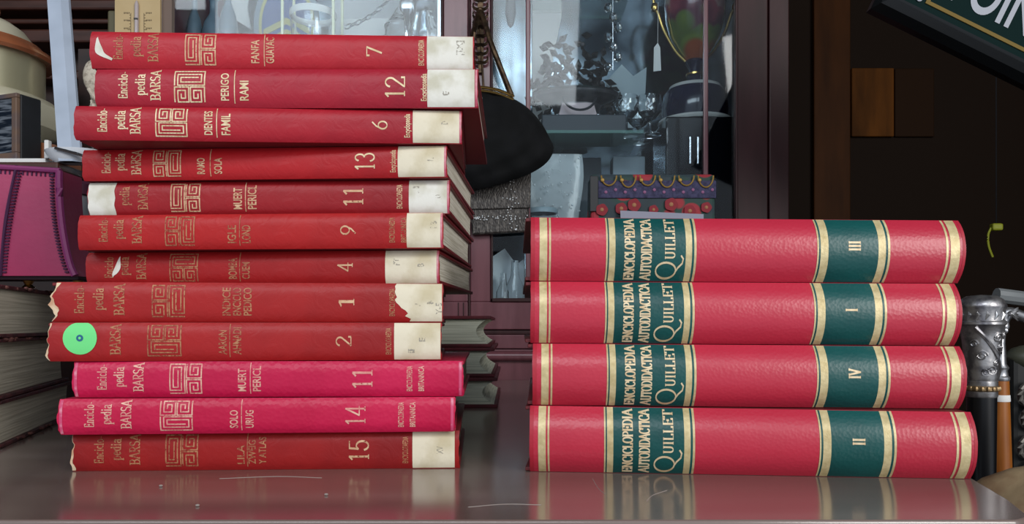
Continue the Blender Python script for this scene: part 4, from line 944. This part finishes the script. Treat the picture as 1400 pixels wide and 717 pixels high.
def rk(py):
    tb = [(521, 18.5), (490, 21.5), (465, 24), (446, 27.5), (424, 28)]
    for (a, ra), (b_, rb) in zip(tb, tb[1:]):
        if b_ <= py <= a: return ra + (rb - ra) * (a - py) / (a - b_)
    return 20
for ph in (0, math.pi):                         # raised spiral band and scroll relief
    pts = []
    for k in range(17):
        py = 448 + (518 - 448) * k / 16; a = -2.4 + ph + k / 16 * 2.2; r = (rk(py) + .3) * kc; pts.append((r * math.cos(a), r * math.sin(a), zc(py)))
    MB().tube(pts, .0020, 6).build('spiral_band', csil, ca)
rr = random.Random(21)
for a0_, py0, s_, dr in ((-1.25, 462, 5.5, 1), (-1.0, 474, 4, -1), (-2.1, 486, 5.5, 1), (-1.5, 505, 5, -1), (-1.2, 496, 4, 1), (-.7, 458, 4, -1), (-2.5, 470, 4, 1), (-1.9, 508, 4, -1), (-.6, 480, 4, 1)):
    s_ *= 1.35
    pts = []
    for k in range(22):
        q = k / 21; rr_ = s_ * (1 - q * .8); an = dr * q * 10; py = py0 - rr_ * math.sin(an); R_ = rk(py) * kc + .0004
        al = a0_ + rr_ * math.cos(an) * kc / R_; pts.append((R_ * math.cos(al), R_ * math.sin(al), zc(py)))
    MB().tube(pts, .0009, 5).build('scroll_relief', csil, ca)
for k in range(16):
    a = k / 16 * 6.2832; R_ = 28.2 * kc
    MB().tube([(R_ * math.cos(a), R_ * math.sin(a), zc(438)), (R_ * math.cos(a + .12), R_ * math.sin(a + .12), zc(431)), (R_ * math.cos(a + .05), R_ * math.sin(a + .05), zc(426))], [.0004, .0018, .0004], 6).build('leaf_relief', csm, ca)
zc2 = lambda py: Z(py, Yc + .035) + .718; kw = (Yc + .035) / F
MB().lathe([(.001, 0), (.007, 0), (.008, .05), (14.5 * kw, zc2(640)), (11 * kw, zc2(520)), (.001, zc2(520))], n=20).build('shaft', mat('brown_cane_wood', '94571f', .35, c2='7a4416', vscale=20, stretch=(4, 4, .5)), cw)
MB().lathe([(12.2 * kw, zc2(549)), (12.6 * kw, zc2(548)), (12.2 * kw, zc2(541)), (11.8 * kw, zc2(540))], n=20).build('white_band', white, cw)
MB().lathe([(11 * kw, zc2(521)), (12 * kw, zc2(519)), (12 * kw, zc2(516)), (10 * kw, zc2(514)), (9 * kw, zc2(507)), (11 * kw, zc2(503)), (8 * kw, zc2(498)), (6.5 * kw, zc2(470)), (7 * kw, zc2(455)), (5 * kw, zc2(440)), (.001, zc2(436))], n=20).build('figure', csm, cw)
hd = MB(); hd.ball((2 * kw, -.004, zc2(446)), 7 * kw, 6 * kw, 9 * kw); hd.ball((-1 * kw, -.009, zc2(452)), 4 * kw, 5 * kw, 5 * kw)
hd.tube(smoothpath([(2 * kw, 0, zc2(440)), (10 * kw, 0, zc2(428)), (30 * kw, .002, zc2(432)), (60 * kw, .004, zc2(445))], 5), [9 * kw] * 6 + [7.5 * kw] * 6 + [6 * kw] * 4, 12)
hd.build('handle', csm, cw)
for k in range(8):
    a = -.9 + k * .45; MB().tube(bez((2 * kw, -.010, zc2(430)), (6 * kw, -.014, zc2(430 - 6 * math.cos(a))), (10 * kw, -.013, zc2(431 - 9 * math.sin(a))), (16 * kw, -.010, zc2(431 - 10 * math.sin(a))), 5), [.0015, .0018, .0016, .0013, .001, .0006], 5).build('mane_lock', csm, cw)
# pale branch behind the canes
pbn = tag(MB().tube(smoothpath([at(1362, 404, 1.02), at(1385, 407, 1.02), at(1420, 412, 1.03), at(1500, 425, 1.05), at(1540, 700, 1.08), at(1545, 900, 1.1), Vector((at(1545, 0, 1.1).x, 1.1, -.7495))], 6), .010, 10).build('pale_rod', mat('pale_rod', '6f7374', .5)), 'pale grey curved rod behind the cane handles', 'rod')
# tan lump by the table corner
tl = MB(); rr = random.Random(2)
def lump(u, v):
    a = 6.2832 * u; t_ = max(0, v - .8) / .2
    R_ = .108 * math.cos(t_ * math.pi / 2 * .985) ** .8 * (1 + .05 * math.sin(3 * a + 1) + .03 * math.sin(7 * a))
    z_ = -.7497 + (.715 * v / .8 if v < .8 else .715 + .040 * math.sin(t_ * math.pi / 2))
    return (R_ * math.cos(a), R_ * math.sin(a) * .5, z_ + .003 * math.sin(5 * a) * math.sin(math.pi * v))
tl.grid(lump, 36, 26, True)
tl.add([lump(i / 36, 1) for i in range(36)], [tuple(range(36))])
tag(tl.build('tan_stump', mat('tan_mottled_stump', '8f7a5c', .85, c2='6a4a33', vscale=26, vlo=.45, vhi=.7, bump=.8, bscale=60), loc=(.449, .572, -.004), ang=60), 'rough tan mottled stump-like lump at the table right corner', 'stump')
# dark clutter at the right edge
dk = thing('dark_chain_bundle', 'dark bundle with pale metal rings behind the canes at right edge', 'bundle', (X(1405, .95), .95, -.7495))
MB().box(-.018, .06, 0, .05, 0, Z(482, .95) + .75).build('post', mat('dark_post', '121312', .6), dk, smooth=False, bevel=.006)
for k, py in enumerate((540, 572, 612, 648)):
    c = Vector((-.004 + .004 * (k % 2), -.005, Z(py, .95) + .75)); MB().tube([c + Vector((.011 * math.cos(q * .5236), -.003, .013 * math.sin(q * .5236))) for q in range(13)], .0035, 8, False).build('ring', mat('ring_metal', '6e6a64', .4, .7) if k == 0 else bpy.data.materials['ring_metal'], dk)
MB().ball((.01, .01, Z(490, .95) + .75), .03, .022, .016).build('knob', mat('olive_knob', '3f4034', .5), dk)
# yellow-green hook on the wall side
hk = thing('yellow_hook', 'small yellow-green plastic hook in the dark behind the canes', 'hook', at(1362, 312, 1.7))
ygm = mat('yellow_green_plastic', '8a8f1e', .5)
MB().box(-.012, .012, -.008, .008, -.006, .010).build('grip', ygm, hk, smooth=False, bevel=.004)
MB().tube(smoothpath([(-.012, 0, 0), (-.018, 0, -.015), (-.017, 0, -.04), (-.008, 0, -.065)], 5), .0025, 6).build('stem', ygm, hk)
MB().tube([(0, 0, .008), (0, .002, 1.95 - at(1362, 312, 1.7).z)], .0012, 5).build('cord', dark, hk)
# brown cupboard in the dark on the right
cp = thing('brown_cupboard', 'brown varnished wooden cupboard in the dark right background', 'cupboard', (1.15, 2.35, -.7499))
bw = mat('varnished_brown', '3a200d', .5, c2='2a170a', vscale=6, stretch=(3, 3, .5), spec=.05); bw2 = mat('amber_glow_panel', '553110', .6, c2='3a210b', vscale=5, stretch=(3, 3, .6), spec=.05)
def cpx(px): return X(px, 2.35) - 1.15
def cpz(py): return Z(py, 2.35) + .75
MB().box(cpx(1080), cpx(1460), .02, .45, 0, 2.4).build('carcass', mat('dark_carcass', '170d06', .7, spec=.1), cp, smooth=False)
MB().box(cpx(1113), cpx(1163), 0, .02, 0, 2.4).build('stile', bw, cp, smooth=False, bevel=.003)
MB().box(cpx(1166), cpx(1224), .006, .02, cpz(186), cpz(92)).build('amber_glow_panel', bw2, cp, smooth=False, bevel=.003)  # amber glow put into the panel colour
MB().box(cpx(1226), cpx(1280), .010, .02, cpz(186), cpz(92)).build('panel', mat('faint_glow_panel', '22140a', .6, spec=.05), cp, smooth=False, bevel=.003)  # second, fainter glow painted as a panel
# hanging sign
Yn = .98; kn = Yn / F
P0 = at(1190, 12, Yn); ang = -math.atan2(104, 210)
sg = thing('hanging_sign', 'tilted dark green sign with black moulded frame, gold line and white letters', 'sign', P0)
sg.rotation_euler = (0, -ang, 0)
sgk = mat('black_frame', '0e1113', .3, coat=.3); sgg = mat('sign_green', '081e1d', .7, spec=.08); sgo = mat('sign_gold', '6e5a28', .6, spec=.2); sgw = mat('sign_white', '9da0a8', .6)
Ls, Hs = 420 * kn, 300 * kn
fwid = 28 * kn
pr = [(0, .0), (.006, -.012), (.014, -.018), (.019, -.010), (.022, -.012), (fwid, -.004), (fwid, .012), (0, .012)]
b_ = MB(); b_.v = [(x_, q[1], q[0]) for x_ in (0, Ls) for q in pr]
b_.v = [((z_ if i < 8 else Ls - z_), y_, z_) for i, (x_, y_, z_) in enumerate(b_.v)]; b_.f = [tuple(range(8)), tuple(range(8, 16))] + [(i, (i + 1) % 8, 8 + (i + 1) % 8, 8 + i) for i in range(8)]
b_.build('frame_rail', sgk, sg, smooth=False)
b_ = MB(); b_.v = [(q[0], q[1], (q[0] if e_ == 0 else Hs - q[0])) for e_ in (0, 1) for q in pr]; b_.f = [tuple(range(8)), tuple(range(8, 16))] + [(i, (i + 1) % 8, 8 + (i + 1) % 8, 8 + i) for i in range(8)]
b_.build('frame_rail', sgk, sg, smooth=False)
MB().box(0, Ls, .0, .012, Hs - fwid, Hs).build('frame_rail', sgk, sg, smooth=False); MB().box(Ls - fwid, Ls, 0, .012, 0, Hs).build('frame_rail', sgk, sg, smooth=False)
MB().box(fwid * .9, Ls - fwid * .9, .002, .010, fwid * .9, Hs - fwid * .9).build('board', sgg, sg, smooth=False)
g0 = 41 * kn; gw = 5.0 * kn; gx = 64 * kn
MB().box(gx, Ls - g0, .0005, .002, g0, g0 + gw).build('gold_line', sgo, sg, smooth=False); MB().box(gx, gx + gw, .0005, .002, g0 + gw, Hs - g0).build('gold_line', sgo, sg, smooth=False)
P, wd = sans_text('POIN'); mb = MB(); hgt_ = 62 * kn; lw = 122 * kn
for q in P: mb.add([(88 * kn + x_ / wd * lw, .0012, 62 * kn + y_ * hgt_) for x_, y_ in q], [tuple(range(len(q)))])
tx_ = mb.build('lettering', sgw, sg, smooth=False)
MB().ball((54 * kn, .0005, 43 * kn), 4.5 * kn, .001, 4.5 * kn, 12, 6).build('dot', sgw, sg)
for x_ in (.05, Ls - .05):
    v = Vector((x_, .006, Hs)); R_ = Matrix.Rotation(-ang, 3, 'Y'); wv = R_ @ v
    up = R_.inverted() @ Vector((0, 0, 1.95 - (P0 + wv).z)); MB().tube([v, v + up], .001, 5).build('wire', dark, sg)
